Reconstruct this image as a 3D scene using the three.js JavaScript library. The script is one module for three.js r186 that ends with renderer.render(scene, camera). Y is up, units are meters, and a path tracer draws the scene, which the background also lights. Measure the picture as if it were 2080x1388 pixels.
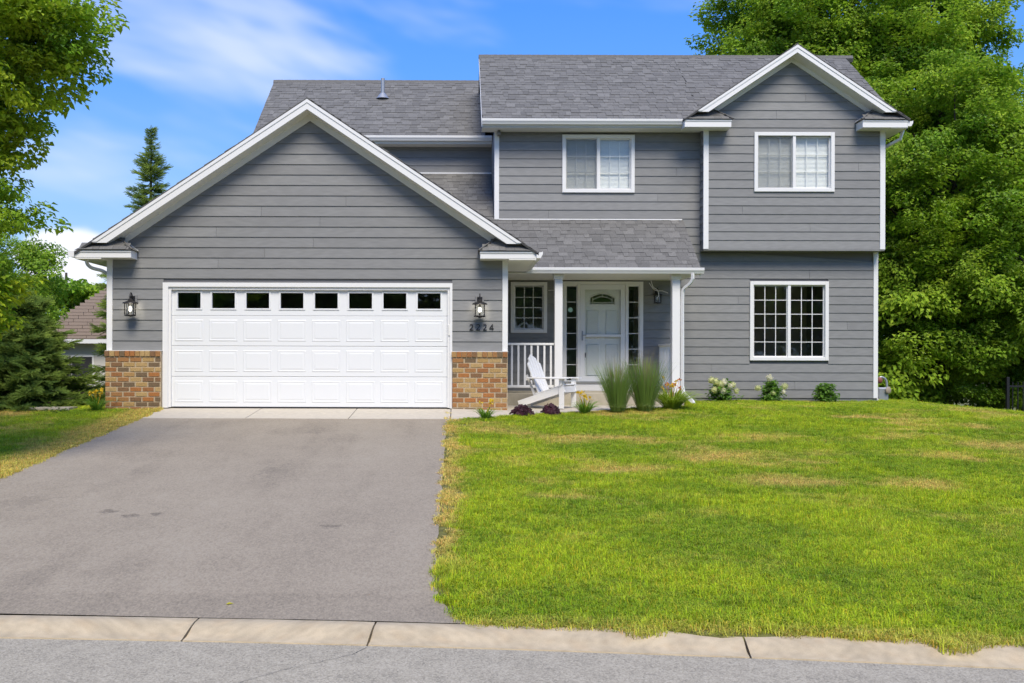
import * as THREE from 'three';
import { mergeGeometries, toCreasedNormals } from 'three/addons/utils/BufferGeometryUtils.js';
import { ImprovedNoise } from 'three/addons/math/ImprovedNoise.js';
import { FontLoader } from 'three/addons/loaders/FontLoader.js';
import { TextGeometry } from 'three/addons/geometries/TextGeometry.js';

// ------------------------------------------------------------------ camera, sky, sun, exposure
const scene = new THREE.Scene();
const camera = new THREE.PerspectiveCamera(2 * Math.atan(730 / 1950) * 180 / Math.PI, 2300 / 1460, 0.1, 900);
camera.position.set(0, 0.857, 0);
camera.rotation.z = 0.0028;
camera.setViewOffset(2300, 1460, 220, 0, 2080, 1388);          // shifted lens: the facade stays parallel to the film
const renderer = new THREE.WebGLRenderer({ antialias: true });
renderer.setSize(1024, 683);
renderer.toneMapping = THREE.LinearToneMapping;
renderer.toneMappingExposure = 1.2;
renderer.shadowMap.enabled = true;

const noise = new ImprovedNoise();
const fbm = (x, y, z, oct = 4) => { let s = 0, a = 0.5; for (let i = 0; i < oct; i++) { s += a * noise.noise(x, y, z); x *= 2.03; y *= 2.03; z *= 2.03; a *= 0.5; } return s; };
const sm = (x, a, b) => { const t = Math.min(1, Math.max(0, (x - a) / (b - a))); return t * t * (3 - 2 * t); };
const lerp = (a, b, t) => a + (b - a) * t;
{
  const W = 2048, H = 1024, data = new Float32Array(W * H * 4);
  const stops = [[-90, .30, .33, .30], [-2, .34, .42, .50], [0, .52, .68, .95], [5, .40, .62, .97], [10, .25, .50, .97], [16, .125, .36, .95], [22, .075, .28, .92], [45, .065, .24, .82], [90, .06, .21, .74]];
  for (let r = 0; r < H; r++) {
    const el = ((r + .5) / H - .5) * 180, e = el * Math.PI / 180;
    let k = 0; while (k < stops.length - 2 && el > stops[k + 1][0]) k++;
    const t = Math.min(1, Math.max(0, (el - stops[k][0]) / (stops[k + 1][0] - stops[k][0])));
    const base = [1, 2, 3].map((c) => lerp(stops[k][c], stops[k + 1][c], t));
    for (let c = 0; c < W; c++) {
      const az = ((c + .5) / W - .5) * 2 * Math.PI, x = Math.cos(az) * Math.cos(e), y = Math.sin(e), z = Math.sin(az) * Math.cos(e);
      let a = 0, puff = 0;
      if (el > 0) {
        const yy = y + x * 0.22;                                                   // streaks lean
        const wx = fbm(x * 2.2 + 5, yy * 4, z * 2.2, 3) * .5;
        const n = fbm(x * 2.6 + wx, yy * 9.5 + wx * 1.6, z * 2.6 + 7, 5) + .35 * fbm(x * 9, yy * 34, z * 9, 3);
        const ax = Math.atan2(x, -z) * 180 / Math.PI;
        const g = .22 * Math.exp(-(((ax + 19) / 9) ** 2) - ((el - 15) / 6) ** 2) + .13 * Math.exp(-(((ax + 8) / 7) ** 2) - ((el - 18) / 2.5) ** 2);
        a = sm(n + g, -.14, .58) * .70 * sm(el, 0, 5);
        const q = Math.exp(-(((ax + 21.6) / 3.6) ** 2) - ((el - 5.6) / 2.1) ** 2) + .7 * Math.exp(-(((ax + 55) / 9) ** 2) - ((el - 6) / 3) ** 2) + .7 * Math.exp(-(((ax - 75) / 12) ** 2) - ((el - 7) / 3) ** 2) + .7 * Math.exp(-(((ax - 160) / 16) ** 2) - ((el - 8) / 3.5) ** 2);
        puff = sm(q + .55 * fbm(x * 14, y * 26, z * 14, 4), .42, .62) * .92;
      }
      const o = (r * W + c) * 4;
      const cl = [.76, .82, .97], pf = [.93, .94, 1.0];
      for (let i = 0; i < 3; i++) data[o + i] = .98 * lerp(lerp(base[i], cl[i], a), pf[i], puff);
      data[o + 3] = 1;
    }
  }
  const tex = new THREE.DataTexture(data, W, H, THREE.RGBAFormat, THREE.FloatType);
  tex.mapping = THREE.EquirectangularReflectionMapping; tex.magFilter = THREE.LinearFilter; tex.minFilter = THREE.LinearFilter; tex.needsUpdate = true;
  scene.background = tex; scene.environment = tex;
}
const sun = new THREE.DirectionalLight(new THREE.Color().setRGB(1, .91, .78), 4.0);
sun.position.set(5, 44, 19); sun.target.position.set(0, 0, -14);
sun.castShadow = true; sun.shadow.radius = 52; sun.shadow.mapSize.set(4096, 4096);
Object.assign(sun.shadow.camera, { left: -40, right: 40, top: 40, bottom: -40, near: 1, far: 160 });
scene.add(sun, sun.target);

// ------------------------------------------------------------------ helpers
const rng = (s) => () => { s = (s + 0x6d2b79f5) | 0; let t = Math.imul(s ^ (s >>> 15), 1 | s); t = (t + Math.imul(t ^ (t >>> 7), 61 | t)) ^ t; return ((t ^ (t >>> 14)) >>> 0) / 4294967296; };
const R = rng(11);
const taken = new Map();
const numbered = (n) => { const k = taken.get(n) ?? 0; taken.set(n, k + 1); return k ? n + '_' + String(k).padStart(3, '0') : n; };
const V = (x, y, z) => new THREE.Vector3(x, y, z);
const lin = (r, g, b) => new THREE.Color().setRGB(r, g, b);
function tag(o, label, category, group, kind) { if (label) o.userData.label = label; if (category) o.userData.category = category; if (group) o.userData.group = group; if (kind) o.userData.kind = kind; return o; }
function thing(name, label, category, [x, y, z] = [0, 0, 0], turn = 0, group) { const o = new THREE.Group(); o.name = numbered(name); o.position.set(x, y, z); o.rotation.y = turn; scene.add(o); return tag(o, label, category, group); }
function mesh(name, geo, mat, parent) { const m = new THREE.Mesh(geo, mat); m.name = parent ? name : numbered(name); m.castShadow = m.receiveShadow = true; (parent ?? scene).add(m); return m; }
// flat-shaded geometry from triangles, uv in metres by the way each face points
function soup(pos) {
  const n = pos.length / 9, g = new THREE.BufferGeometry(), uv = new Float32Array(n * 6), nor = new Float32Array(n * 9), a = V(), b = V(), c = V(), e = V();
  for (let i = 0; i < n; i++) {
    a.fromArray(pos, i * 9); b.fromArray(pos, i * 9 + 3); c.fromArray(pos, i * 9 + 6);
    e.subVectors(b, a).cross(c.clone().sub(a)).normalize();
    const ax = Math.abs(e.x), ay = Math.abs(e.y), az = Math.abs(e.z);
    [a, b, c].forEach((p, k) => {
      e.toArray(nor, i * 9 + k * 3);
      uv[i * 6 + k * 2] = az >= ax && az >= ay ? p.x : ax >= ay ? p.z : p.x;
      uv[i * 6 + k * 2 + 1] = az >= ax && az >= ay ? p.y : ax >= ay ? p.y : p.z;
    });
  }
  g.setAttribute('position', new THREE.BufferAttribute(new Float32Array(pos), 3));
  g.setAttribute('normal', new THREE.BufferAttribute(nor, 3));
  g.setAttribute('uv', new THREE.BufferAttribute(uv, 2));
  return g;
}
const flat = (g) => { const q = g.index ? g.toNonIndexed() : g; return soup(Array.from(q.attributes.position.array)); };
const QUADS = [[0, 1, 2, 3], [5, 4, 7, 6], [4, 5, 1, 0], [3, 2, 6, 7], [1, 5, 6, 2], [4, 0, 3, 7]];
// eight corners: front face 0-3 (counter-clockwise seen from the front), back face 4-7 behind them
function hexaPos(p, out = []) { for (const [a, b, c, d] of QUADS) out.push(...p[a], ...p[b], ...p[c], ...p[a], ...p[c], ...p[d]); return out; }
const hexa = (p) => soup(hexaPos(p));
const boxPos = (x0, x1, y0, y1, z0, z1, out) => hexaPos([[x0, y0, z1], [x1, y0, z1], [x1, y1, z1], [x0, y1, z1], [x0, y0, z0], [x1, y0, z0], [x1, y1, z0], [x0, y1, z0]], out);
const box = (x0, x1, y0, y1, z0, z1) => soup(boxPos(x0, x1, y0, y1, z0, z1));
// a box whose front edges are chamfered by c
function chamfer(x0, x1, y0, y1, z0, z1, c = .004) {
  const s = new THREE.Shape([new THREE.Vector2(x0 + c, y0 + c), new THREE.Vector2(x1 - c, y0 + c), new THREE.Vector2(x1 - c, y1 - c), new THREE.Vector2(x0 + c, y1 - c)]);
  const g = new THREE.ExtrudeGeometry(s, { depth: Math.max(1e-3, z1 - z0 - 2 * c), bevelEnabled: true, bevelThickness: c, bevelSize: c, bevelSegments: 1, curveSegments: 1 });
  g.translate(0, 0, z0 + c); return flat(g);
}
const boxes = (list) => { const o = []; for (const b of list) boxPos(...b, o); return soup(o); };
function tube(pts, r, seg = 24, rad = 8) { return new THREE.TubeGeometry(new THREE.CatmullRomCurve3(pts.map((p) => V(...p))), seg, r, rad); }
function prism(pts, z0, z1) { const g = new THREE.ExtrudeGeometry(new THREE.Shape(pts.map(([x, y]) => new THREE.Vector2(x, y))), { depth: z1 - z0, bevelEnabled: false }); g.translate(0, 0, z0); return flat(g); }

// ------------------------------------------------------------------ textures and materials
function dataTex(w, h, f, { srgb = false, rx = 1, ry = 1 } = {}) {
  const d = new Uint8Array(w * h * 4);
  for (let y = 0; y < h; y++) for (let x = 0; x < w; x++) { const v = f(x, y), o = (y * w + x) * 4; for (let i = 0; i < 3; i++) d[o + i] = Math.max(0, Math.min(255, (Array.isArray(v) ? v[i] : v) * 255)); d[o + 3] = 255; }
  const t = new THREE.DataTexture(d, w, h); t.wrapS = t.wrapT = THREE.RepeatWrapping; t.magFilter = THREE.LinearFilter; t.minFilter = THREE.LinearFilter;
  t.repeat.set(rx, ry); if (srgb) t.colorSpace = THREE.SRGBColorSpace; t.needsUpdate = true; return t;
}
// periodic noise so that tiles meet
const pn = (x, y, w, fx, fy, s) => { const a = x / w * 2 * Math.PI, b = y / w * 2 * Math.PI; return noise.noise(Math.cos(a) * fx + s, Math.sin(a) * fx + Math.cos(b) * fy, Math.sin(b) * fy + s * 1.7); };
const tr = rng(5);
const speck = (w, amp) => { const a = new Float32Array(w * w); for (let i = 0; i < a.length; i++) a[i] = (tr() - .5) * amp; return a; };
const grain = dataTex(512, 512, (x, y) => .82 + .10 * pn(x, y, 512, 1.2, 26, 3) + .08 * pn(x, y, 512, 3, 60, 9) + .08 * pn(x, y, 512, 1.5, 3, 21) + .05 * (tr() - .5), { rx: 1 / 1.6, ry: 1 / .8 });
const granS = speck(512, .5);
const granule = dataTex(512, 512, (x, y) => .78 + granS[y * 512 + x] * .55 + .14 * pn(x, y, 512, 5, 5, 2) + .12 * pn(x, y, 512, 16, 16, 6), { rx: 1 / .9, ry: 1 / .9 });
const stoneS = speck(1024, 1);
const stones = (x, y, k) => { const cx = Math.floor(x / k), cy = Math.floor(y / k); return stoneS[((cy * 131 + cx * 7) & 1023) * 1024 + ((cx * 17 + cy * 3) & 1023)]; };
const roadTex = dataTex(1024, 1024, (x, y) => { const s = stones(x, y, 3), t = stones(x + 500, y + 3, 5), u = stoneS[y * 1024 + x]; const w2 = stones(x + 77, y + 40, 8), v = .80 + .34 * s + .22 * t + .12 * w2 + .25 * u + .09 * pn(x, y, 1024, 3, 3, 4); return [v * 1.0, v * .985, v * .95]; }, { rx: 1 / 2.6, ry: 1 / 2.6 });
const concTex = dataTex(512, 512, (x, y) => { const v = .86 + .09 * pn(x, y, 512, 3, 3, 1) + .06 * pn(x, y, 512, 12, 12, 8) + .13 * granS[y * 512 + x]; return [v, v * .99, v * .965]; }, { rx: 1 / 1.7, ry: 1 / 1.7 });
const brickTex = dataTex(256, 256, (x, y) => { const v = .74 + .34 * pn(x, y, 256, 3, 6, 5) + .28 * pn(x, y, 256, 10, 16, 15) + .3 * (tr() - .5); return [v, v * .97, v * .92]; }, { rx: 1 / .31, ry: 1 / .23 });
const std = (o) => new THREE.MeshStandardMaterial(o);
const M = {
  white: std({ color: lin(.73, .73, .71), roughness: .48 }),
  whiteDoor: std({ color: lin(.72, .735, .73), roughness: .42 }),
  soffit: std({ color: lin(.72, .715, .67), roughness: .6 }),
  siding: [.236, .249, .258, .271].map((v) => std({ color: lin(v * .99, v * 1.0, v * .975), roughness: .62, map: grain, bumpMap: grain, bumpScale: .0014 })),
  sheath: std({ color: lin(.15, .15, .155), roughness: .8 }),
  inside: std({ color: lin(.52, .50, .44), roughness: .9 }),
  glass: new THREE.MeshPhysicalMaterial({ color: lin(.97, .98, .97), transmission: 1, thickness: 0, roughness: .015, ior: 1.5 }),
  shingle: [.138, .155, .170, .186, .205].map((v) => std({ color: lin(v * 1.02, v * 1.0, v * .93), roughness: .92, map: granule, bumpMap: granule, bumpScale: .002 })),
  shingleMix: std({ color: lin(1, 1, 1), vertexColors: true, roughness: .92, map: granule, bumpMap: granule, bumpScale: .002 }),
  deck: std({ color: lin(.05, .05, .05), roughness: .95 }),
  concrete: std({ color: lin(.55, .50, .41), roughness: .88, map: concTex, bumpMap: concTex, bumpScale: .002 }),
  found: std({ color: lin(.42, .38, .29), roughness: .9, map: concTex, bumpMap: concTex, bumpScale: .002 }),
  kerb: std({ color: lin(.50, .41, .265), roughness: .9, map: dataTex(512, 512, (x, y) => { const v = .86 + .16 * pn(x, y, 512, 2, 2, 31) + .13 * pn(x, y, 512, 7, 7, 38) + .22 * granS[y * 512 + x], w = .10 * Math.max(0, pn(x, y, 512, 4, 4, 51)); return [v, v - w * .5, v - w]; }, { rx: 1 / 2.3, ry: 1 / 2.3 }), bumpMap: concTex, bumpScale: .004 }),
  road: std({ color: lin(.40, .365, .285), roughness: .92, map: roadTex, bumpMap: roadTex, bumpScale: .004 }),
  mortar: std({ color: lin(.56, .46, .32), roughness: .95, map: brickTex }),
  black: std({ color: lin(.018, .018, .02), roughness: .45, metalness: .3 }),
  bronze: std({ color: lin(.035, .033, .032), roughness: .4, metalness: .5 }),
  blind: std({ color: lin(.88, .89, .87), roughness: .7 }),
  screen: std({ color: lin(.16, .17, .17), roughness: .9, transparent: true, opacity: .2 }),
  metal: std({ color: lin(.36, .38, .40), roughness: .45, metalness: .6 }),
  bark: std({ color: lin(.085, .068, .052), roughness: .95, map: grain }),
  dark: std({ color: lin(.02, .02, .022), roughness: .8 }),
};
const brickTones = [[.42, .21, .075], [.48, .29, .11], [.27, .15, .07], [.38, .17, .06], [.54, .37, .16], [.21, .145, .08], [.46, .19, .055], [.50, .33, .13]].map(([r, g, b]) => std({ color: lin(r, g, b), roughness: .9, map: brickTex, bumpMap: brickTex, bumpScale: .004 }));
const leafMat = (o = {}) => new THREE.MeshPhysicalMaterial({ color: lin(1, 1, 1), roughness: 1, transmission: .5, thickness: 0, ior: 1.35, specularIntensity: .35, ...o });

// ------------------------------------------------------------------ terrain, road, kerb, driveway
const kerbD = (x) => { const q = (t) => 5.83 - .0881 * t - .00873 * t * t; return x > 8 ? q(8) - .228 * (x - 8) : x < -8 ? q(-8) + .0516 * (x + 8) : q(x); };
const driveY = (d) => (d >= 16.7 ? 0 : d >= 15.5 ? -.113 * (16.7 - d) / 1.2 : -.113 - .0799 * (15.5 - d));
const lawnBase = (d) => (d > 17 ? -.02 : -.02 - .0745 * (17 - d));
const inWalk = (x, d) => x > -.14 && x < 4.45 && d > 15.42 + .5 * Math.max(0, x) && d < 20.4;
const DL = -5.11, DR = -.14;
const driveR = (d) => DR - .03 + .30 * sm(7.4 - d, 0, 1.6) ** 2, driveL = (d) => DL - .3 * sm(7.4 - d, 0, 1.6) ** 2;
function terrain(x, d) {
  const k = kerbD(x);
  if (d < k + .22) return d < k - 10 ? -.78 : -1.0;
  let y;
  if (x > driveR(d)) { y = lerp(driveY(d), lawnBase(d), sm(x, -.12, 1.8)); if (d > 15.5 && x < 2) y = Math.min(y, -.06); }
  else if (x > driveL(d)) y = driveY(d) - (d < 16 ? .025 : .2);
  else y = Math.min(driveY(d), -.03) - .02 * (DL - x);
  y -= .05 * Math.max(0, x - 8.7) ** 1.5 * (x < 20 ? 1 : 0) + (x >= 20 ? 1.9 : 0);
  if (inWalk(x, d) || (d > 16.85 && d < 27 && x > -5.9 && x < .9) || (d > 20.25 && d < 27 && x > .5 && x < 8.7)) y = -.25;
  if (d > 24) y -= .03 * Math.min(40, d - 24);
  return Math.max(y, -2.6) + .012 * noise.noise(x * .9, d * .9, 3);
}
function sheet(xs, ds, yf) {
  const pos = [], uv = [], idx = [], n = ds.length;
  xs.forEach((x) => ds.forEach((d) => { pos.push(x, yf(x, d), -d); uv.push(x, d); }));
  for (let i = 0; i < xs.length - 1; i++) for (let j = 0; j < n - 1; j++) { const a = i * n + j; idx.push(a, a + n, a + 1, a + n, a + n + 1, a + 1); }
  const g = new THREE.BufferGeometry(); g.setAttribute('position', new THREE.Float32BufferAttribute(pos, 3)); g.setAttribute('uv', new THREE.Float32BufferAttribute(uv, 2)); g.setIndex(idx); g.computeVertexNormals(); return g;
}
const axis = (...runs) => { const o = []; for (const [a, b, s] of runs) for (let t = a; t < b - 1e-6; t += s) o.push(t); o.push(runs.at(-1)[1]); return o; };
{
  const soilTex = dataTex(512, 512, (x, y) => { const v = .7 + .25 * pn(x, y, 512, 4, 4, 3) + .22 * pn(x, y, 512, 15, 15, 9) + .5 * granS[y * 512 + x]; return [v, v, v * .9]; }, { rx: 1 / 1.4, ry: 1 / 1.4 });
  const lawn = mesh('lawn', sheet(axis([-240, -60, 30], [-60, -14, 3], [-14, 16, .22], [16, 60, 3], [60, 240, 30]), axis([-240, -30, 30], [-30, 4, 2], [4, 7.4, .07], [7.4, 25, .22], [25, 70, 3], [70, 400, 30]), terrain), std({ color: lin(.16, .16, .04), roughness: 1, map: soilTex, bumpMap: soilTex, bumpScale: .01 }));
  tag(lawn, 'green front lawn sloping from the house down to the street', 'lawn', null, 'structure');
  const xs = axis([-60, -10, 2], [-10, 10, .4], [10, 60, 2]);
  const rg = sheet(xs, [0, .25, .5, .75, 1], (x) => -.9), p = rg.attributes.position, u = rg.attributes.uv;
  for (let i = 0; i < p.count; i++) { const d = kerbD(p.getX(i)) - 10.2 * (1 + p.getZ(i)); p.setZ(i, -d); u.setXY(i, p.getX(i), d); }
  const road = mesh('road', rg, M.road); tag(road, 'light grey asphalt street along the kerb', 'road', null, 'structure');
  // hairline crack across the road
  const cp = [[-.55, 5.84], [-.62, 5.70], [-.80, 5.55], [-.93, 5.46], [-1.02, 5.37], [-1.16, 5.22], [-1.22, 5.1]], ct = [];
  for (let i = 0; i < cp.length - 1; i++) { const w = .0017, [x0, d0] = cp[i], [x1, d1] = cp[i + 1]; ct.push(x0 - w, -.8965, -d0, x1 - w, -.8965, -d1, x1 + w, -.8965, -d1, x0 - w, -.8965, -d0, x1 + w, -.8965, -d1, x0 + w, -.8965, -d0); }
  mesh('crack', soup(ct), M.dark, road);
  // kerb in cast sections
  const kerb = new THREE.Group(); kerb.name = 'kerb'; scene.add(kerb); tag(kerb, 'pale concrete rolled kerb in cast sections along the street', 'kerb', null, 'structure');
  const prof = [[0, -.899], [.002, -.893], [.07, -.891], [.12, -.878], [.18, -.856], [.24, -.846], [.33, -.843], [.34, -.85], [.34, -1.05], [0, -1.05]];
  const joints = [-24, -15, -9, -6.4, -4.05, -1.71, -.55, 1.73, 4.05, 6.3, 8.6, 12, 18, 26];
  for (let j = 0; j < joints.length - 1; j++) {
    const a = joints[j] + .006, b = joints[j + 1] - .006, n = Math.max(4, Math.ceil((b - a) / .25)), rows = [];
    for (let i = 0; i <= n; i++) { const x = lerp(a, b, i / n), s = (kerbD(x + .01) - kerbD(x - .01)) / .02, L = Math.hypot(1, s), wob = .006 * noise.noise(x * 3, 5, 1); rows.push(prof.map(([o, y]) => [x - s / L * o, y + (y > -.89 ? wob : 0), -(kerbD(x) + o / L)])); }
    const t = []; for (let i = 0; i < n; i++) for (let k = 0; k < prof.length; k++) { const k2 = (k + 1) % prof.length, A = rows[i][k], B = rows[i + 1][k], C = rows[i + 1][k2], D = rows[i][k2]; t.push(...A, ...B, ...C, ...A, ...C, ...D); }
    for (const [r, s] of [[rows[0], 1], [rows[n], -1]]) for (let k = 1; k < prof.length - 1; k++) t.push(...r[0], ...(s > 0 ? r[k] : r[k + 1]), ...(s > 0 ? r[k + 1] : r[k]));
    mesh('kerb_section', toCreasedNormals(soup(t), .7), M.kerb, kerb);
  }
  // driveway: one worn asphalt sheet with its own stains
  const N = 1024, marks = [[-3.35, 9.2, .10, .10], [-3.08, 9.05, .09, .08], [-2.86, 9.12, .06, .09], [-1.13, 8.65, .13, .08], [-1.6, 13.6, .3, .5], [-2.4, 14.2, .5, .4], [-3.9, 12.2, .4, .5], [-2.0, 11.2, .3, .6], [-4.3, 9.6, .3, .3]];
  const dt = dataTex(N, N, (x, y) => {
    const X = -5.6 + 5.8 * x / N, D = 6 + 9.6 * y / N;
    const st = (stoneS[y * N + x]) * .22 + .22 * stones(x, y, 2) + .12 * stones(x + 9, y + 5, 4);
    let v = .90 + st + .16 * fbm(X * 1.1, D * .28, 2, 4) + .12 * fbm(X * .8 + 9, D * 1.3, 5, 4) + .10 * fbm(X * 4, D * 3, 12, 3);
    v -= .10 * sm(fbm(X * 2.2, D * .5, 8, 4), .06, .4);
    for (const [mx, md, rx, rd] of marks) { const q = ((X - mx) / rx) ** 2 + ((D - md) / rd) ** 2 + 2.2 * fbm(X * 12, D * 12, 1, 3); v -= (rx < .2 && rd < .2 ? .34 : .10) * sm(1.1 - q, 0, .9); }
    v -= .10 * sm(6.85 + .12 * fbm(X * 2, 1, 1, 3) - D, 0, .12);                     // the later patch beside the kerb
    return [v * 1.0, v * .965, v * .925];
  });
  const dg = sheet(axis([0, 1, 1 / 26]), axis([0, 1, 1 / 46]), () => 0), dp = dg.attributes.position, du = dg.attributes.uv;
  for (let i = 0; i < dp.count; i++) {
    const s = dp.getX(i), t = -dp.getZ(i); let d = lerp(6.0, 15.5, t), x = lerp(driveL(d), driveR(d), s);
    const dmin = kerbD(x) + .345; d = lerp(dmin, 15.5, t); x = lerp(driveL(d), driveR(d), s); x += (s < .01 || s > .99 ? 1 : 0) * .03 * noise.noise(d * 3, s * 9, 2);
    dp.setXYZ(i, x, Math.max(driveY(d), -.846) + .004 + .006 * noise.noise(x * .8, d * .5, 9), -d); du.setXY(i, (x + 5.6) / 5.8, (d - 6) / 9.6);
  }
  dg.computeVertexNormals();
  tag(mesh('driveway', dg, std({ color: lin(.30, .262, .198), roughness: .9, map: dt, bumpMap: dt, bumpScale: .006 })), 'worn grey asphalt driveway rising to the garage', 'driveway', null, 'structure');
  // concrete apron and walk
  const apron = new THREE.Group(); apron.name = 'concrete_walk'; scene.add(apron); tag(apron, 'pale concrete apron and walk before the garage and porch', 'walk', null, 'structure');
  const slab = (pts) => { const o = [], n = pts.length, top = pts.map(([x, d]) => [x, d > 16.7 ? lerp(-.02, -.035, (d - 16.7) / 2) * (x > -.1 ? 1 : 0) : x > -.1 ? lerp(-.1, -.02, (d - 15.5) / 1.2) : driveY(d) + .004, -d]), bot = top.map(([x, y, z]) => [x, y - .22, z]); for (let i = 1; i < n - 1; i++) o.push(...top[0], ...top[i], ...top[i + 1]); for (let i = 0; i < n; i++) { const k = (i + 1) % n; o.push(...bot[i], ...bot[k], ...top[k], ...bot[i], ...top[k], ...top[i]); } mesh('slab', soup(o), M.concrete, apron); };
  slab([[-5.13, 15.5], [-3.44, 15.5], [-3.43, 16.9], [-5.13, 16.9]]); slab([[-3.428, 15.5], [-1.772, 15.5], [-1.762, 16.9], [-3.418, 16.9]]); slab([[-1.76, 15.5], [-.122, 15.5], [-.122, 16.9], [-1.75, 16.9]]);
  slab([[-.108, 15.5], [.86, 15.98], [.86, 16.69], [-.108, 16.69]]); slab([[.872, 15.99], [2.6, 16.8], [2.6, 18.9], [.872, 18.9]]); slab([[2.612, 16.81], [4.2, 17.7], [4.4, 18.9], [2.612, 18.9]]);
}

// ------------------------------------------------------------------ the house
const house = thing('house', 'grey lap-sided two-storey house with white trim and attached double garage', 'house');
const zG = -16.7, zM = -20.2, zB = -19.9, zL = -21.9;
const EXPO = .181;
// one lap board: thick at its lower edge, thin at its upper edge
function plank(parent, xb0, xb1, xt0, xt1, y0, y1, z) {
  const b = .003, y = y1 - .0015;
  const g = hexa([[xb0, y0, z], [xb1, y0, z], [xt1, y, z - .014], [xt0, y, z - .014], [xb0, y0, z - .03], [xb1, y0, z - .03], [xt1, y, z - .03], [xt0, y, z - .03]]);
  const uv = g.attributes.uv, ou = R() * 1.6, ov = R() * .8; for (let i = 0; i < uv.count; i++) uv.setXY(i, uv.getX(i) + ou, uv.getY(i) + ov);
  return mesh('siding_board', g, M.siding[Math.floor(R() * 4)], parent);
}
// courses between y0 and y1; lim(y) gives [left, right]; holes are [x0, x1, y0, y1]; cuts: course -> x of butt joints
function sideWall(parent, z, y0, y1, step, lim, holes, cuts = {}) {
  for (let k = 0; y0 + k * step < y1 - .02; k++) {
    const a = y0 + k * step, b = Math.min(y1, a + step), [l0, r0] = lim(a), [l1, r1] = lim(b);
    let runs = [[l0, r0, l1, r1]];
    if (r1 - l1 < .02 && r0 - l0 < .05) continue;
    for (const [hx0, hx1, hy0, hy1] of holes) {
      if (hy0 > a + step * .5 || hy1 < a + step * .5) continue;
      runs = runs.flatMap(([p, q, s, t]) => (hx1 <= p || hx0 >= q ? [[p, q, s, t]] : [[p, hx0, s, hx0], [hx1, q, hx1, t]].filter((r) => r[1] - r[0] > .015)));
    }
    for (const c of cuts[k] ?? []) runs = runs.flatMap((r) => (c > r[0] && c < r[1] ? [[r[0], c - .002, r[2], c - .002], [c + .002, r[1], c + .002, r[3]]] : [r]));
    for (const r of runs) plank(parent, r[0], r[1], r[2], Math.max(r[2] + .004, r[3]), a, b, z);
  }
}
function holed(pts, holes, z0, z1) {
  const s = new THREE.Shape(pts.map(([x, y]) => new THREE.Vector2(x, y)));
  for (const [a, b, c, d] of holes) s.holes.push(new THREE.Path([new THREE.Vector2(a, c), new THREE.Vector2(a, d), new THREE.Vector2(b, d), new THREE.Vector2(b, c)]));
  const g = new THREE.ExtrudeGeometry(s, { depth: z1 - z0, bevelEnabled: false }); g.translate(0, 0, z0); return flat(g);
}
// garage front
const gApexX = -2.586, gRidgeY = 5.306, gSl = .667;
const doorHole = [-5.13, -.103, 0, 2.176];
const garageWall = mesh('garage_front_wall', holed([[-6.1, -.1], [.865, -.1], [.865, 2.72], [gApexX, 5.05], [-6.1, 2.72]], [[-5.03, -.15, -.05, 2.10]], zG - .15, zG - .031), M.sheath, house);
const gLim = (y) => { const h = Math.max(0, (5.028 - y) / gSl); return [Math.max(-6.012, gApexX - .01 - h), Math.min(.77, gApexX - .01 + h)]; };
sideWall(garageWall, zG, .985, 5.04, EXPO, gLim, [doorHole], { 8: [-4.18], 9: [-3.366], 10: [-2.523], 11: [-4.214], 12: [-2.406], 13: [-3.43], 14: [-1.955] });
// brick piers
function pier(x0, x1, seed) {
  const r = rng(seed), p = mesh('brick_pier', box(x0 + .004, x1 - .004, -.12, .98, zG - .1, zG + .062), M.mortar, house), H = .0865;
  for (let c = 0; c < 11; c++) {
    const y = -.06 + c * (.885 + .06) / 11; let x = x0 - (c % 2 ? .115 : 0);
    while (x < x1 - .02) {
      const a = Math.max(x0, x), b = Math.min(x1, x + .205); if (b - a > .03) { const z = zG + .066 + r() * .006; mesh('brick', chamfer(a + .001, b - .013, y, y + .0705, zG, z, .004), brickTones[Math.floor(r() * 8)], p); }
      x += .216;
    }
  }
  for (let x = x0 - .012; x < x1 - .03; x += .0885) mesh('cap_brick', chamfer(x, Math.min(x1 + .012, x + .08), .892, .985, zG, zG + .085 + r() * .004, .004), brickTones[Math.floor(r() * 8)], p);
  mesh('flashing', box(x0 - .01, x1 + .01, .986, .994, zG - .02, zG + .06), M.soffit, p);
}
pier(-6.112, -5.14, 3); pier(-.095, .868, 8);
// corner boards
const trim = (x0, x1, y0, y1, z0, z1) => mesh('corner_board', chamfer(x0, x1, y0, y1, z0, z1, .004), M.white, house);
trim(-6.112, -6.014, .996, 2.575, zG - .12, zG + .012); trim(.772, .868, .996, 2.575, zG - .12, zG + .012);
trim(.758, .858, 3.80, 5.65, zM - .12, zM + .012); trim(8.745, 8.84, .06, 3.15, zM - .12, zM + .012);
trim(5.082, 5.19, 3.155, 5.64, zB - .03, zB + .012); trim(8.745, 8.852, 3.155, 5.64, zB - .12, zB + .012);
// garage side and hidden walls
mesh('garage_side_wall', box(-6.1, -5.98, -.1, 2.72, zL - .1, zG - .15), M.sheath, house);
mesh('garage_side_wall', box(.745, .865, -.1, 2.72, zM - .02, zG - .15), M.siding[1], house);
mesh('garage_back_wall', prism([[-6.1, -.1], [.865, -.1], [.865, 2.7], [gApexX, 5.1], [-6.1, 2.7]], zL - .26, zL - .14), M.inside, house);
mesh('garage_floor', box(-5.98, .745, -.12, -.002, zL - .1, zG - .15), M.concrete, house);

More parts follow.
